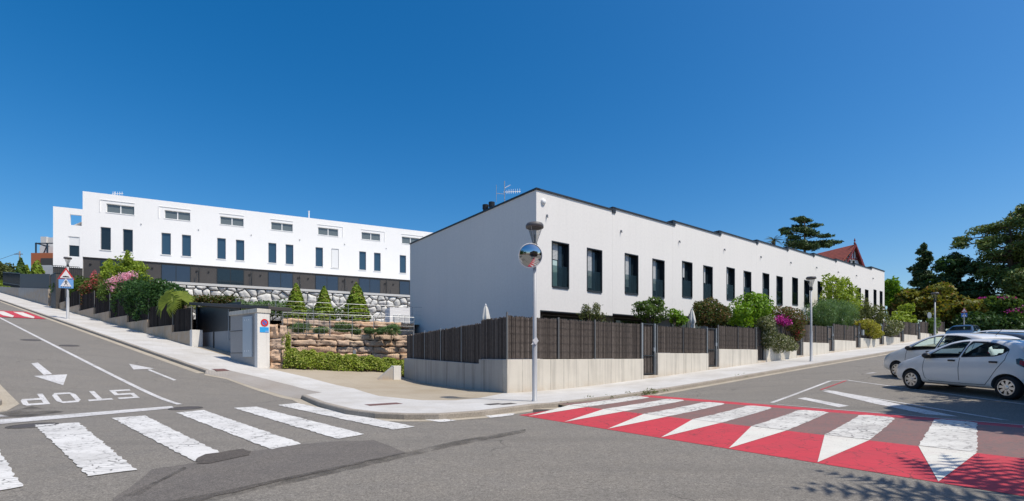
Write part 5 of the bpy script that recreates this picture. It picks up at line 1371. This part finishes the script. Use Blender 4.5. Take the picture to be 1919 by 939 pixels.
shrub('bougainvillea','ruddy green bougainvillea with a magenta patch of flowers','shrub',[(1482,598,24,22),(1490,622,17,24),(1466,586,16,12)],dn5,.095,M['leaf_boug'],2400,SG,9,extras=[('flowers',[(1463,599,17,8),(1472,604,10,6)],M['fl_magenta'],380,.09),('red_flowers',[(1494,622,4,7)],M['fl_red'],60,.09)])
shrub('garden_tree','yellow green small tree rising above the fence before the white wall','tree',[(1562,532,20,17),(1584,540,20,18),(1572,556,30,22),(1592,566,20,22)],dn2,.20,M['leaf_lime'],1500,SG,10,stem=.07,gap=.2,lump=.4,base=W(26))
shrub('feathery_shrub','large bluish green feathery shrub drooping over the fence by the second lamp','shrub',[(1556,584,38,26),(1540,592,26,24),(1578,592,24,22),(1556,610,28,16)],dn1,.20,M['leaf_blue'],6500,SG,11,aspect=.18,droop=1.2,lump=.3)
shrub('hanging_shrub','mid green shrub hanging between the feathery shrub and the yellow hedge','shrub',[(1612,580,22,18),(1636,590,24,18),(1600,590,16,22),(1650,597,14,14)],dn2,.16,M['leaf_olive'],1800,SG,12,base=W(32))
shrub('yellow_hedge','low clipped yellow green bush hanging over the wall','shrub',[(1630,616,25,15),(1622,608,18,9),(1640,624,14,10)],dn0,.12,M['leaf_yellow'],2200,SG,13,lump=.22,base=2.6)
shrub('white_bush','round white and green bush on the wall beside the yellow hedge','shrub',[(1673,613,19,15),(1666,618,14,12)],dn0,.12,M['leaf_varieg'],1700,SG,14,lump=.22,base=2.85)
shrub('garden_tree','light green layered small tree left of the farthest lamp','tree',[(1693,592,22,10),(1700,576,14,9),(1684,602,18,10),(1706,604,16,8)],depth_n(2.2),.24,M['leaf_lime'],900,SG,15,stem=.06,gap=.25,base=W(40))
shrub('ivy_clump','dark creeper hanging over the fence beside the farthest lamp','shrub',[(1744,612,12,13),(1750,604,9,8)],depth_n(.0),.2,M['leaf_mid'],500,SG,16)
shrub('garden_tree','fresh green tree standing past the end of the white row','tree',[(1668,540,16,18),(1676,552,14,16),(1664,560,12,16)],depth_k(62),.35,M['leaf_bright'],1100,None,17,stem=.12,base=W(48))
# weeds on the right kerb
wr=np.random.RandomState(2)
pts=[];
for u,v,k in ((1108,748,26),(1180,740.5,60),(1210,737.5,110),(1225,735,60),(1145,745,30),(1390,706,60),(1240,733,24),(1050,757,12)):
    for _ in range(k):
        p=P(u+wr.normal(0,7),v+wr.normal(0,.8),.06);pts.append((p.x,p.y,p.z+abs(wr.normal(0,.04))))
pts=np.array(pts);o=np_mesh('kerb_weeds',leaf_quads(pts,np.tile([0,-.3,1.],(len(pts),1)),.10,wr,.25),4,M['leaf_olive']);tag(o,'straggling weeds growing in the kerb joint',None,None,'stuff')
# ------------------------------------------------------------------ plants along the hill street
dh=depth_c(10.9);dh2=depth_c(11.8);HG='shrubs above the stepped wall on the hill'
shrub('hedge_shrub','mid green hedge shrub behind the hill road signs','shrub',[(128,542,20,26),(112,550,13,24),(150,547,24,28)],dh,.17,M['leaf_mid'],4200,HG,21)
shrub('red_bougainvillea','bougainvillea with a bunch of red flowers left of the pink oleander','shrub',[(172,555,20,26),(190,545,16,28),(178,580,18,14)],dh,.17,M['leaf_boug'],2000,HG,22,extras=[('flowers',[(176,524,9,15),(164,541,11,9),(177,562,7,8)],M['fl_red'],1700,.085)])
shrub('oleander','tall oleander shrub covered in pink flowers','shrub',[(218,545,26,28),(205,560,18,26),(236,550,20,26)],dh,.18,M['leaf_mid'],2400,HG,23,aspect=.3,extras=[('flowers',[(222,526,24,11),(240,518,17,10),(208,533,14,9),(222,543,20,8),(232,532,14,12)],M['fl_pink'],3200,.075)])
shrub('spindle_tree','yellow green small tree with a tall leafy spike above the oleander','tree',[(210,515,22,18),(238,510,20,22),(256,508,16,16),(240,490,9,12),(239,478,4,9),(203,500,8,11),(258,525,26,16)],dh2,.20,M['leaf_lime'],2600,HG,24,stem=.05,gap=.2,lump=.4)
shrub('viburnum_hedge','big dense dark green shrub at the middle of the hill fence','shrub',[(270,562,38,36),(250,550,26,28),(300,560,36,36),(330,556,26,22),(285,588,32,22),(238,570,22,28),(315,584,24,16)],dh,.15,M['leaf_dark'],10000,HG,25,lump=.26)
# fan palm
Y=depth_c(10.9)(342);c=at(346,566,Y);gz=G(c.x,c.y)+.2
o=thing('fan_palm','yellow green fan palm beside the dark canopy','palm',(c.x,c.y,gz),0)
mb=MB();mb.tube((0,0,0),(0,0,c.z-gz-.2),.13,.11,10);mb.build('trunk',M['bark'],o,True)
rs=np.random.RandomState(5)
def fan(o,ctr,R_,nleaf,seed,mat,name='frond'):
    rs=np.random.RandomState(seed)
    for i in range(nleaf):
        az=rs.uniform(0,2*math.pi);el=rs.uniform(-.5,1.2);d=Vector((math.cos(az)*math.cos(el),math.sin(az)*math.cos(el),math.sin(el)))
        st_=Vector(ctr)+d*R_*.45;side=d.cross(Vector((0,0,1))).normalized();up=side.cross(d).normalized()
        mb=MB();mb.tube(ctr,st_,.014,.010,5)
        for k in range(26):
            t=-1.75+3.5*k/25;v=(d*math.cos(t)+side*math.sin(t)).normalized();l=R_*.62*rs.uniform(.85,1.1)
            q=v.cross(up).normalized()*.022*R_;m_=st_+v*l*.55+up*.05;tp=st_+v*l-Vector((0,0,l*.28))
            mb.add([st_,m_+q,tp,m_-q],[(0,1,2,3)])
        mb.build(name,mat,o,False,False)
fan(o,(0,0,c.z-gz-.1),.85,9,3,M['palm_leaf'])
def open_fan(o,ctr,nrm,R_,seed,mat,spread=2.75):
    rs=np.random.RandomState(seed);nrm=Vector(nrm).normalized();up=(Vector((0,0,1))-nrm*nrm.z).normalized();sd=nrm.cross(up);ctr=Vector(ctr);mb=MB()
    for k in range(44):
        t=-spread+2*spread*k/43;d=(up*math.cos(t)+sd*math.sin(t)).normalized();q=d.cross(nrm)*R_*.062;l=R_*rs.uniform(.9,1.08)
        m_=ctr+d*l*.6+nrm*.07*R_;tp=ctr+d*l-nrm*.12*R_-Vector((0,0,.10*R_))
        mb.add([ctr,m_+q,tp,m_-q],[(0,1,2,3)])
    mb.tube(ctr,ctr-up*R_*.6-nrm*.3,.015,.02,5)
    mb.build('frond',mat,o,False,False)
k_=c.y/F;zc_=c.z-gz-.02;of=-Vector((m1.x,m1.y,0))*.75
open_fan(o,of+Vector((-6*k_+.3,-.35,zc_-3*k_)),(-.25,-1,.25),30*k_,1,M['palm_leaf']);open_fan(o,of+Vector((24*k_,-.2,zc_+4*k_)),(.5,-.8,.4),22*k_,2,M['palm_leaf'],2.2);open_fan(o,of+Vector((6*k_,.2,zc_+8*k_)),(.1,-.6,.8),24*k_,3,M['palm_leaf'],2.2)
# hedges, conical trees and lavender on the terraces
def box_hedge(name,label,u0,u1,v0,v1,Y,depth,mat,n,size,seed,group=None):
    blobs=[];k=9
    for i in range(k):
        u=u0+(u1-u0)*(i+.5)/k;y=Y+i*.25;c=at(u,(v0+v1)/2,y);blobs.append((tuple(c),((u1-u0)/k*.8*Y/F,depth,(v1-v0)/2*Y/F)))
    c0=blobs[k//2][0];o=thing(name,label,'hedge',(c0[0],c0[1],c0[2]-1),0,group)
    lb=[((b[0][0]-c0[0],b[0][1]-c0[1],b[0][2]-c0[2]+1),b[1]) for b in blobs]
    crown('foliage',lb,n,size,mat,o,seed,lump=.18);twigs((0,0,-.5),lb,.03,o,seed,per=1)
box_hedge('hedge','rusty topped hedge behind the dark canopy',345,448,553,572,33.,.8,M['leaf_ruddy'],2600,.16,31)
box_hedge('hedge','blue green hedge left of the conical trees',440,545,563,596,33.5,.8,M['leaf_blue'],3600,.16,32)
box_hedge('hedge','low grey green planting between the conical trees',560,660,574,600,34.5,.7,M['leaf_mid'],2200,.15,33)
box_hedge('hedge','low hedge hanging below the canopy behind the gate',372,440,574,584,30.,.6,M['leaf_ruddy'],900,.14,34)
CT=['leftmost and slim','middle and shortest','right and widest']
for i,(u,v0,v1,w_) in enumerate([(555,530,602,19),(607,536,602,18),(668,529,604,24)]):
    Y=[29.2,29.9,30.6][i];k=Y/F;b=at(u,v1,Y);h=(v1-v0)*k;rb=w_*k;rs=np.random.RandomState(40+i);n=6500
    o=thing('conical_tree','clipped cone shaped conifer on the terrace, %s of the three'%CT[i],'conifer',tuple(b),0,'three conical conifers on the terrace')
    t=1-np.sqrt(rs.uniform(0,1,n)*.985);a=rs.uniform(0,2*np.pi,n)
    prof=np.interp(t,[0,.08,.3,.6,.85,1],[.86,1,.92,.62,.30,.04])
    r=rb*prof*(.80+.2*rs.uniform(0,1,n))*(1+.07*np.sin(t*60+2*np.sin(a*2))+.06*np.sin(3*a+t*9))
    pt=np.stack([r*np.cos(a),r*np.sin(a),t*h],1);nn=np.stack([np.cos(a),np.sin(a),np.full(n,.45)],1)
    np_mesh('foliage',leaf_quads(pt,nn,.15,rs,.6,.5),4,M['leaf_cone'],o)
    mb=MB();mb.tube((0,0,-.4),(0,0,h*.9),.09,.02);mb.build('trunk',M['bark'],o)
for i,(u,v,rx,rz) in enumerate([(562,614,22,10),(600,619,16,7),(642,615,20,10),(668,621,10,6),(693,620,13,6),(733,617,20,11),(712,621,9,6)]):
    sh=shrub('lavender',['widest grey green lavender clump at the left end of the stone terrace','low sparse lavender clump second from the left on the stone terrace','domed lavender clump under the middle of the stone terrace railing','tiny lavender tuft right of the domed clump','small lavender tuft left of centre right on the stone terrace','tall lavender clump at the right end of the stone terrace','smallest lavender tuft beside the tall right clump'][i],'shrub',[(u,v,rx,rz)],depth_k(25.2),.16,M['leaf_blue'],int(rx*38),'lavender clumps on the stone terrace',60+i,aspect=.12,lump=.35,stem=.012)
# ivy bank at the driveway
pA=P(533,692,.12);pB=Vector((pA.x+bx.x*5.9,pA.y+bx.y*5.9,.27))
hd_=(Vector((pB.x,pB.y))-Vector((pA.x,pA.y)));Lh=hd_.length;hd_.normalize();hn=Vector((-hd_.y,hd_.x))
o=thing('ivy_bank','bright green ivy bank along the driveway below the stone wall','ivy hedge',(pA.x,pA.y,0),math.atan2(hd_.y,hd_.x))
rs=np.random.RandomState(71);n=20000
x=rs.uniform(-.05,Lh+.2,n);t=rs.uniform(0,1,n)
zb=pA.z+(pB.z-pA.z)*x/Lh;ht=np.interp(x/Lh,[0,.05,.35,.7,1.],[.95,.88,.80,.78,.72])+.05*np.sin(x*7)+.04*np.sin(x*17)
y=.10+.55*t+rs.uniform(-.12,.12,n)+.06*np.sin(x*5+t*6);z=zb+ht*np.sqrt(t)*(1.03)+rs.uniform(-.05,.05,n)
bare=(x/Lh>.56)&(x/Lh<.72)&(t<.10)
top=rs.uniform(0,1,n)<.3;y=np.where(top,.6+rs.uniform(0,.9,n),y);z=np.where(top,zb+ht+rs.uniform(-.08,.05,n),z)
left=(rs.uniform(0,1,n)<.05);x=np.where(left,rs.uniform(-.1,.25,n),x);z=np.where(left,zb+rs.uniform(.9,1.7,n),z);y=np.where(left,rs.uniform(.35,.8,n),y)
kp=~bare;pt=np.stack([x,y,z],1)[kp];nn=np.tile([0,-.8,.6],(len(pt),1))
np_mesh('foliage',leaf_quads(pt,nn,.075,rs,.8,.6),4,M['ivy'],o)
mb=MB();
for i in range(24):
    a=Lh*i/24;b=Lh*(i+1)/24;z0=pA.z+(pB.z-pA.z)*(a+b)/2/Lh;h=float(np.interp((a+b)/2/Lh,[0,.35,.7,1],[.85,.74,.70,.62]))
    mb.prism([(a,0),(b,0),(b,h),(a,h)],0,1)
    q=mb.v[-8:];mb.v=mb.v[:-8]
    mb.v+=[(a,.16,z0-.2),(b,.16,z0-.2),(b,.55,z0+h-.08),(a,.55,z0+h-.08),(a,1.7,z0-.2),(b,1.7,z0-.2),(b,1.7,z0+h-.08),(a,1.7,z0+h-.08)]
mb.build('soil_bank',M['earth'],o)
# ------------------------------------------------------------------ trees
def tree_px(name,label,Y,base_uv,blobs,n,size,mat,seed,cat='tree',group=None,trunk=.25,limbs=True,dy=3.,gz=None,trunk_top=None,**kw):
    b=at(base_uv[0],base_uv[1],Y);gz=G(b.x,b.y) if gz is None else gz
    o=thing(name,label,cat,(b.x,b.y,gz),0,group);rs=random.Random(seed);k=Y/F;bl=[]
    for q in blobs:
        u,v,rx,rz=q[:4];y=Y+(q[4] if len(q)>4 else rs.uniform(-dy,dy));c=at(u,v,Y)
        bl.append(((c.x-b.x,y-Y,c.z-gz),(rx*k,rx*k*rs.uniform(.7,1.05),rz*k)))
    kw.setdefault('lump',.35)
    crown('crown',bl,int(n*1.7),size*1.35,mat,o,seed,**kw)
    zt=max(c[2] for c,_ in bl);tt=zt*.96 if trunk_top is None else zat(trunk_top[1],Y)-gz;tx=0 if trunk_top is None else (trunk_top[0]-base_uv[0])*k
    mb=MB();mb.tube((0,0,-.3),(tx*.4,0,tt*.45),trunk,trunk*.72,10);mb.tube((tx*.4,0,tt*.45),(tx,0,tt),trunk*.72,trunk*.12,10)
    mb.build('trunk',M['bark'],o,True,False)
    if limbs:
        mb=MB()
        for c,r in bl:
            f=min(.96,max(.15,(c[2]-.10*abs(c[0]))/tt));a=Vector((tx*f,0,tt*f));e_=Vector(c);mb.tube(a,a.lerp(e_,.55)+Vector((0,0,.1)),trunk*.30*(1.2-f),trunk*.16,6);mb.tube(a.lerp(e_,.55)+Vector((0,0,.1)),e_+Vector((r[0]*.3*(1 if c[0]>0 else -1),0,0)),trunk*.16,trunk*.04,6)
        mb.build('limbs',M['bark'],o,True,False)
    return o
# big cedar on the right
rs=random.Random(21);bl=[]
for u,v,rx,rz in [(1845,545,30,16),(1880,515,34,15),(1835,572,34,18),(1905,598,36,20),(1870,598,36,18),(1940,470,40,26),(1950,530,44,30),(1945,590,44,30),(1890,475,34,14),(1890,392,12,5),(1850,402,22,7),(1878,405,24,8),(1905,412,28,9),(1832,408,12,5),(1868,420,34,8),(1838,424,16,6),(1915,425,26,9),(1858,434,30,8),(1825,436,20,7),(1895,440,34,9),(1808,449,16,6),(1838,450,26,8),(1880,456,30,8),(1922,452,28,10),(1818,462,20,7),(1848,468,22,7),(1905,470,34,10),(1812,478,14,5),(1872,480,28,9),(1838,488,26,8),(1925,490,28,12),(1860,500,34,10),(1895,505,34,11),(1822,506,24,9),(1845,522,32,11),(1885,528,36,12),(1920,530,30,14),(1815,530,24,12),(1852,548,38,13),(1900,552,36,14),(1825,560,30,14),(1870,575,40,16),(1915,580,36,18),(1832,590,34,16),(1965,450,36,22),(1968,500,40,26),(1960,560,40,30),(1955,415,26,12)]:
    bl.append((u+22+(1900-u)*.12,v,rx*.9,rz*1.35,rs.uniform(-4,4)))
tree_px('cedar_tree','huge dark layered cedar towering over the parked cars at the right edge','needles' and 62.,(1893,625),bl,36000,.34,M['needle'],51,trunk=.55,gap=.20,lump=.42,aspect=.35,inner=.1,jit=.6,trunk_top=(1893,418))
bl=[(1780+math.sin(i*2.3)*9,482+i*9.5,9+i*1.9,7,random.uniform(-2,2)) for i in range(12)]
tree_px('dark_conifer','dark irregular conifer between the cypress and the huge cedar','c' and 66.,(1784,620),bl,4200,.36,M['needle_dark'],52,trunk=.3,gap=.2,lump=.45,aspect=.35)
bl=[(1730+math.sin(i*1.9)*2.5,462+i*8.2,5+min(i,5)*1.6+ (i%2)*1.5,6,random.uniform(-1,1)) for i in range(13)]
tree_px('cypress_tree','tall narrow dark cypress standing alone against the sky','c' and 70.,(1731,620),bl,4200,.32,M['needle_dark'],53,trunk=.25,lump=.38,aspect=.4)
tree_px('autumn_tree','broad tree with orange and yellow green leaves behind the farthest lamp',58.,(1752,620),[(1735,550,20,14),(1760,545,24,15),(1782,552,18,15),(1748,565,30,15),(1775,570,28,16),(1722,566,14,16),(1760,585,36,18)],5200,.36,M['leaf_autumn'],54,trunk=.25,lump=.35)
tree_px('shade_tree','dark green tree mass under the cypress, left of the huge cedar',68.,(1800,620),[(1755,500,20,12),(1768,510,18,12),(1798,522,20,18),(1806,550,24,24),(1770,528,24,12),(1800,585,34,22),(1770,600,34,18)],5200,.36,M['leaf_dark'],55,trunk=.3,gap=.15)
tree_px('hedge_tree','tangled bushy tree beyond the end of the right fence',64.,(1708,620),[(1700,553,14,12),(1716,560,18,14),(1690,560,12,12),(1705,575,22,15),(1725,590,24,16),(1690,585,20,16)],3000,.34,M['leaf_olive'],56,trunk=.2)
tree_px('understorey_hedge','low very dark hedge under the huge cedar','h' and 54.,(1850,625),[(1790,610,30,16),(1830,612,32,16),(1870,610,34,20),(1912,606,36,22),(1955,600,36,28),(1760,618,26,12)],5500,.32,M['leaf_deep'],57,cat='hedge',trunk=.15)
b=at(1880,560,53.)
o=thing('bougainvillea','magenta bougainvillea sprays hanging below the huge cedar','shrub',(b.x,b.y,G(b.x,b.y)),0)
def loc_bl(sp,Y): return [(tuple(at(u,v,Y)-Vector((b.x,b.y,G(b.x,b.y)))),(rx*Y/F,.5,rz*Y/F)) for u,v,rx,rz in sp]
[crown('flowers',[q],34,.17,M['fl_magenta'],o,61+j,aspect=.7,gap=.3) for j,q in enumerate(loc_bl([(1880,557,9,4),(1898,559,10,2.5),(1838,558,7,2),(1897,580,10,4),(1905,584,12,4),(1916,577,8,5),(1885,583,6,3)],52.))]
crown('foliage',loc_bl([(1880,568,34,14),(1900,590,28,14),(1893,606,16,9)],52.3),3200,.42,M['leaf_mid'],o,62,gap=.2)
twigs((0,0,0),loc_bl([(1880,568,34,14),(1900,590,28,14)],52.6),.06,o,3)
# trees rising behind the white row
bl=[(1500,409,14,3.2),(1512,412,12,3.5),(1490,416,9,3),(1524,424,13,3.5),(1480,427,12,4),(1503,422,14,3.5),(1530,431,12,3),(1474,437,10,3.5),(1490,436,16,4),(1518,440,16,3.5),(1536,446,13,3),(1478,449,13,4.5),(1500,452,20,5),(1545,454,18,3.5),(1525,455,14,4),(1560,457,9,2.5),(1484,462,18,5),(1510,465,20,6),(1540,462,14,4)]
tree_px('umbrella_cedar','flat layered dark cedar rising behind the white row houses',64.,(1508,560),bl,5200,.30,M['needle_dark'],58,trunk=.38,gap=.12,lump=.4,aspect=.35,inner=.1,dy=1.5,trunk_top=(1508,409),gz=W(45))
Y=66.;c=at(1450,451,Y);gz=W(45)
o=thing('date_palm','feather palm top showing just above the white roof line','palm',(c.x,c.y,gz),0)
mb=MB();mb.tube((0,0,0),(0,0,c.z-gz),.28,.22,10);mb.build('trunk',M['bark'],o)
def feather(o,ctr,Lf,nf,seed,mat,wid=.5):
    rs=random.Random(seed)
    for i in range(nf):
        az=2*math.pi*i/nf+rs.uniform(-.2,.2);el=rs.uniform(-.1,1.25);mb=MB();pr=None
        d=Vector((math.cos(az),math.sin(az),0));side=Vector((-d.y,d.x,0))
        for k in range(15):
            t=k/14;p=Vector(ctr)+d*Lf*t*math.cos(el*(1-.3*t))+Vector((0,0,Lf*(math.sin(el)*t-.55*t*t)))
            if pr is not None:
                mb.tube(pr,p,.022*(1-t)+.006,n=4,cap=False)
                for sgn in (1,-1):
                    l=wid*Lf*.32*math.sin(math.pi*min(1,t*.9+.1));tip=p+side*sgn*l*.8+(p-pr).normalized()*l*.5-Vector((0,0,l*.35));w_=(p-pr)*.30
                    mb.add([p-w_,p+w_,tip],[(0,1,2)])
            pr=p
        mb.build('frond',mat,o,False,False)
feather(o,(0,0,c.z-gz),1.5,22,4,M['leaf_olive'])
# hill top
for i,(u,v0,v1,w_,Y,lab) in enumerate([(39,482,516,8,64,'tallest of the three clipped cypresses before the orange house'),(50,495,516,6,65,'small middle cypress beside the tallest one before the orange house'),(70,486,516,11,62,'broad cypress directly before the orange house wall')]):
    k=Y/F;b=at(u,v1+10,Y);h=(v1+10-v0)*k;rs=np.random.RandomState(80+i);n=1500
    o=thing('cypress_tree',lab,'conifer',(b.x,b.y,b.z),0,'cypresses by the orange house')
    t=1-np.sqrt(rs.uniform(0,1,n));a=rs.uniform(0,2*np.pi,n);r=w_*k*np.interp(t,[0,.2,.6,1],[.9,1,.7,.08])*(.8+.2*rs.uniform(0,1,n))*(1+.12*np.sin(4*a+t*14))
    np_mesh('foliage',leaf_quads(np.stack([r*np.cos(a),r*np.sin(a),t*h],1),np.stack([np.cos(a),np.sin(a),np.full(n,.4)],1),.3,rs,.5,.5),4,M['leaf_cone'] if i else M['leaf_mid'],o)
    mb=MB();mb.tube((0,0,-1.5),(0,0,h*.8),.12,.03);mb.build('trunk',M['bark'],o)
for i,(u,v,rx,rz,Y,lab) in enumerate([(4,512,14,18,120,'hazy grey green tree at the left edge of the hill'),(20,512,14,15,125,'hazy bare looking tree right of the leftmost one'),(34,518,10,12,118,'low hazy tree behind the utility pole'),(-14,516,14,16,118,'hazy tree outside the left edge')][:3]):
    tree_px('distant_tree',lab,Y,(u,545),[(u,v,rx,rz),(u-5,v+12,rx,rz*.8),(u+5,v+10,rx*.9,rz*.8)],1500,.6,M['leaf_olive'],90+i,group='distant trees at the top of the hill',trunk=.3,gap=.2,dy=1)
box_hedge('hedge','light green hedge at the far left edge of the hill street',-14,7,524,562,74.,1.2,M['leaf_lime'],900,.35,95)
# ------------------------------------------------------------------ behind and beside the camera: what the mirror shows and what shades the corner
def plain_tree(label,x,y,h,r,mat,n,seed,group,size=.22):
    o=thing('street_tree',label,'tree',(x,y,G(x,y)),0,group);rs=random.Random(seed)
    bl=[((rs.uniform(-.55,.55)*r,rs.uniform(-.55,.55)*r,h-r*.9+rs.uniform(-.4,.5)*r),(r*.6,r*.6,r*.5)) for _ in range(7)]
    crown('crown',bl,n,size,mat,o,seed,gap=.12);mb=MB();mb.tube((0,0,-.2),(.1,0,h-r*1.3),.18,.13,10)
    for c,_ in bl: mb.tube((.1,0,h-r*1.4),c,.07,.02,6)
    mb.build('trunk',M['bark'],o,True,False);return o
plain_tree('leafy tree added unseen beyond the right edge to shade the empty parking bay',12.9,8.1,7.4,2.6,M['leaf_mid'],26000,101,'street trees beside the crossing',.30)  # unseen tree, added and thickened to throw shade over the bay
plain_tree('second leafy street tree outside the right edge, beyond the shaded bay',15.9,9.0,8.2,2.8,M['leaf_mid'],9000,102,'street trees beside the crossing')
o=thing('street_palm','palm outside the right edge whose fronds shade the red ramp','palm',(7.55,2.45,0),0)
mb=MB();mb.tube((0,0,-.1),(0,0,5.0),.2,.17,10);mb.build('trunk',M['bark'],o);feather(o,(0,0,5.0),2.5,26,8,M['leaf_mid'],.6)
plain_tree('big dark tree behind the camera on the left, seen in the mirror',-8.5,-1.8,8.5,3.3,M['leaf_dark'],4000,103,'trees behind the camera',.4)
plain_tree('second dark tree behind the camera, seen in the mirror',-10,-24,10,4.6,M['leaf_mid'],3500,104,'trees behind the camera',.45)
o=thing('brick_house','brown brick house row behind the camera, seen in the mirror','house',(8.2,-2.5,0),R(-4))
mb=MB();mb.box(0,9,-26,0,-.3,7.5);mb.build('wall',M['brick'],o)
mb=MB();mb.box(-.3,9.3,-26.3,.3,7.5,7.8);mb.build('roof',M['grey_panel'],o)
for i in range(7):
    for z in (1.0,4.4):
        mb=MB();mb.box(-.05,-.002,-2.5-3.5*i,-1.1-3.5*i,z,z+1.5);mb.build('window',M['pane'],o)
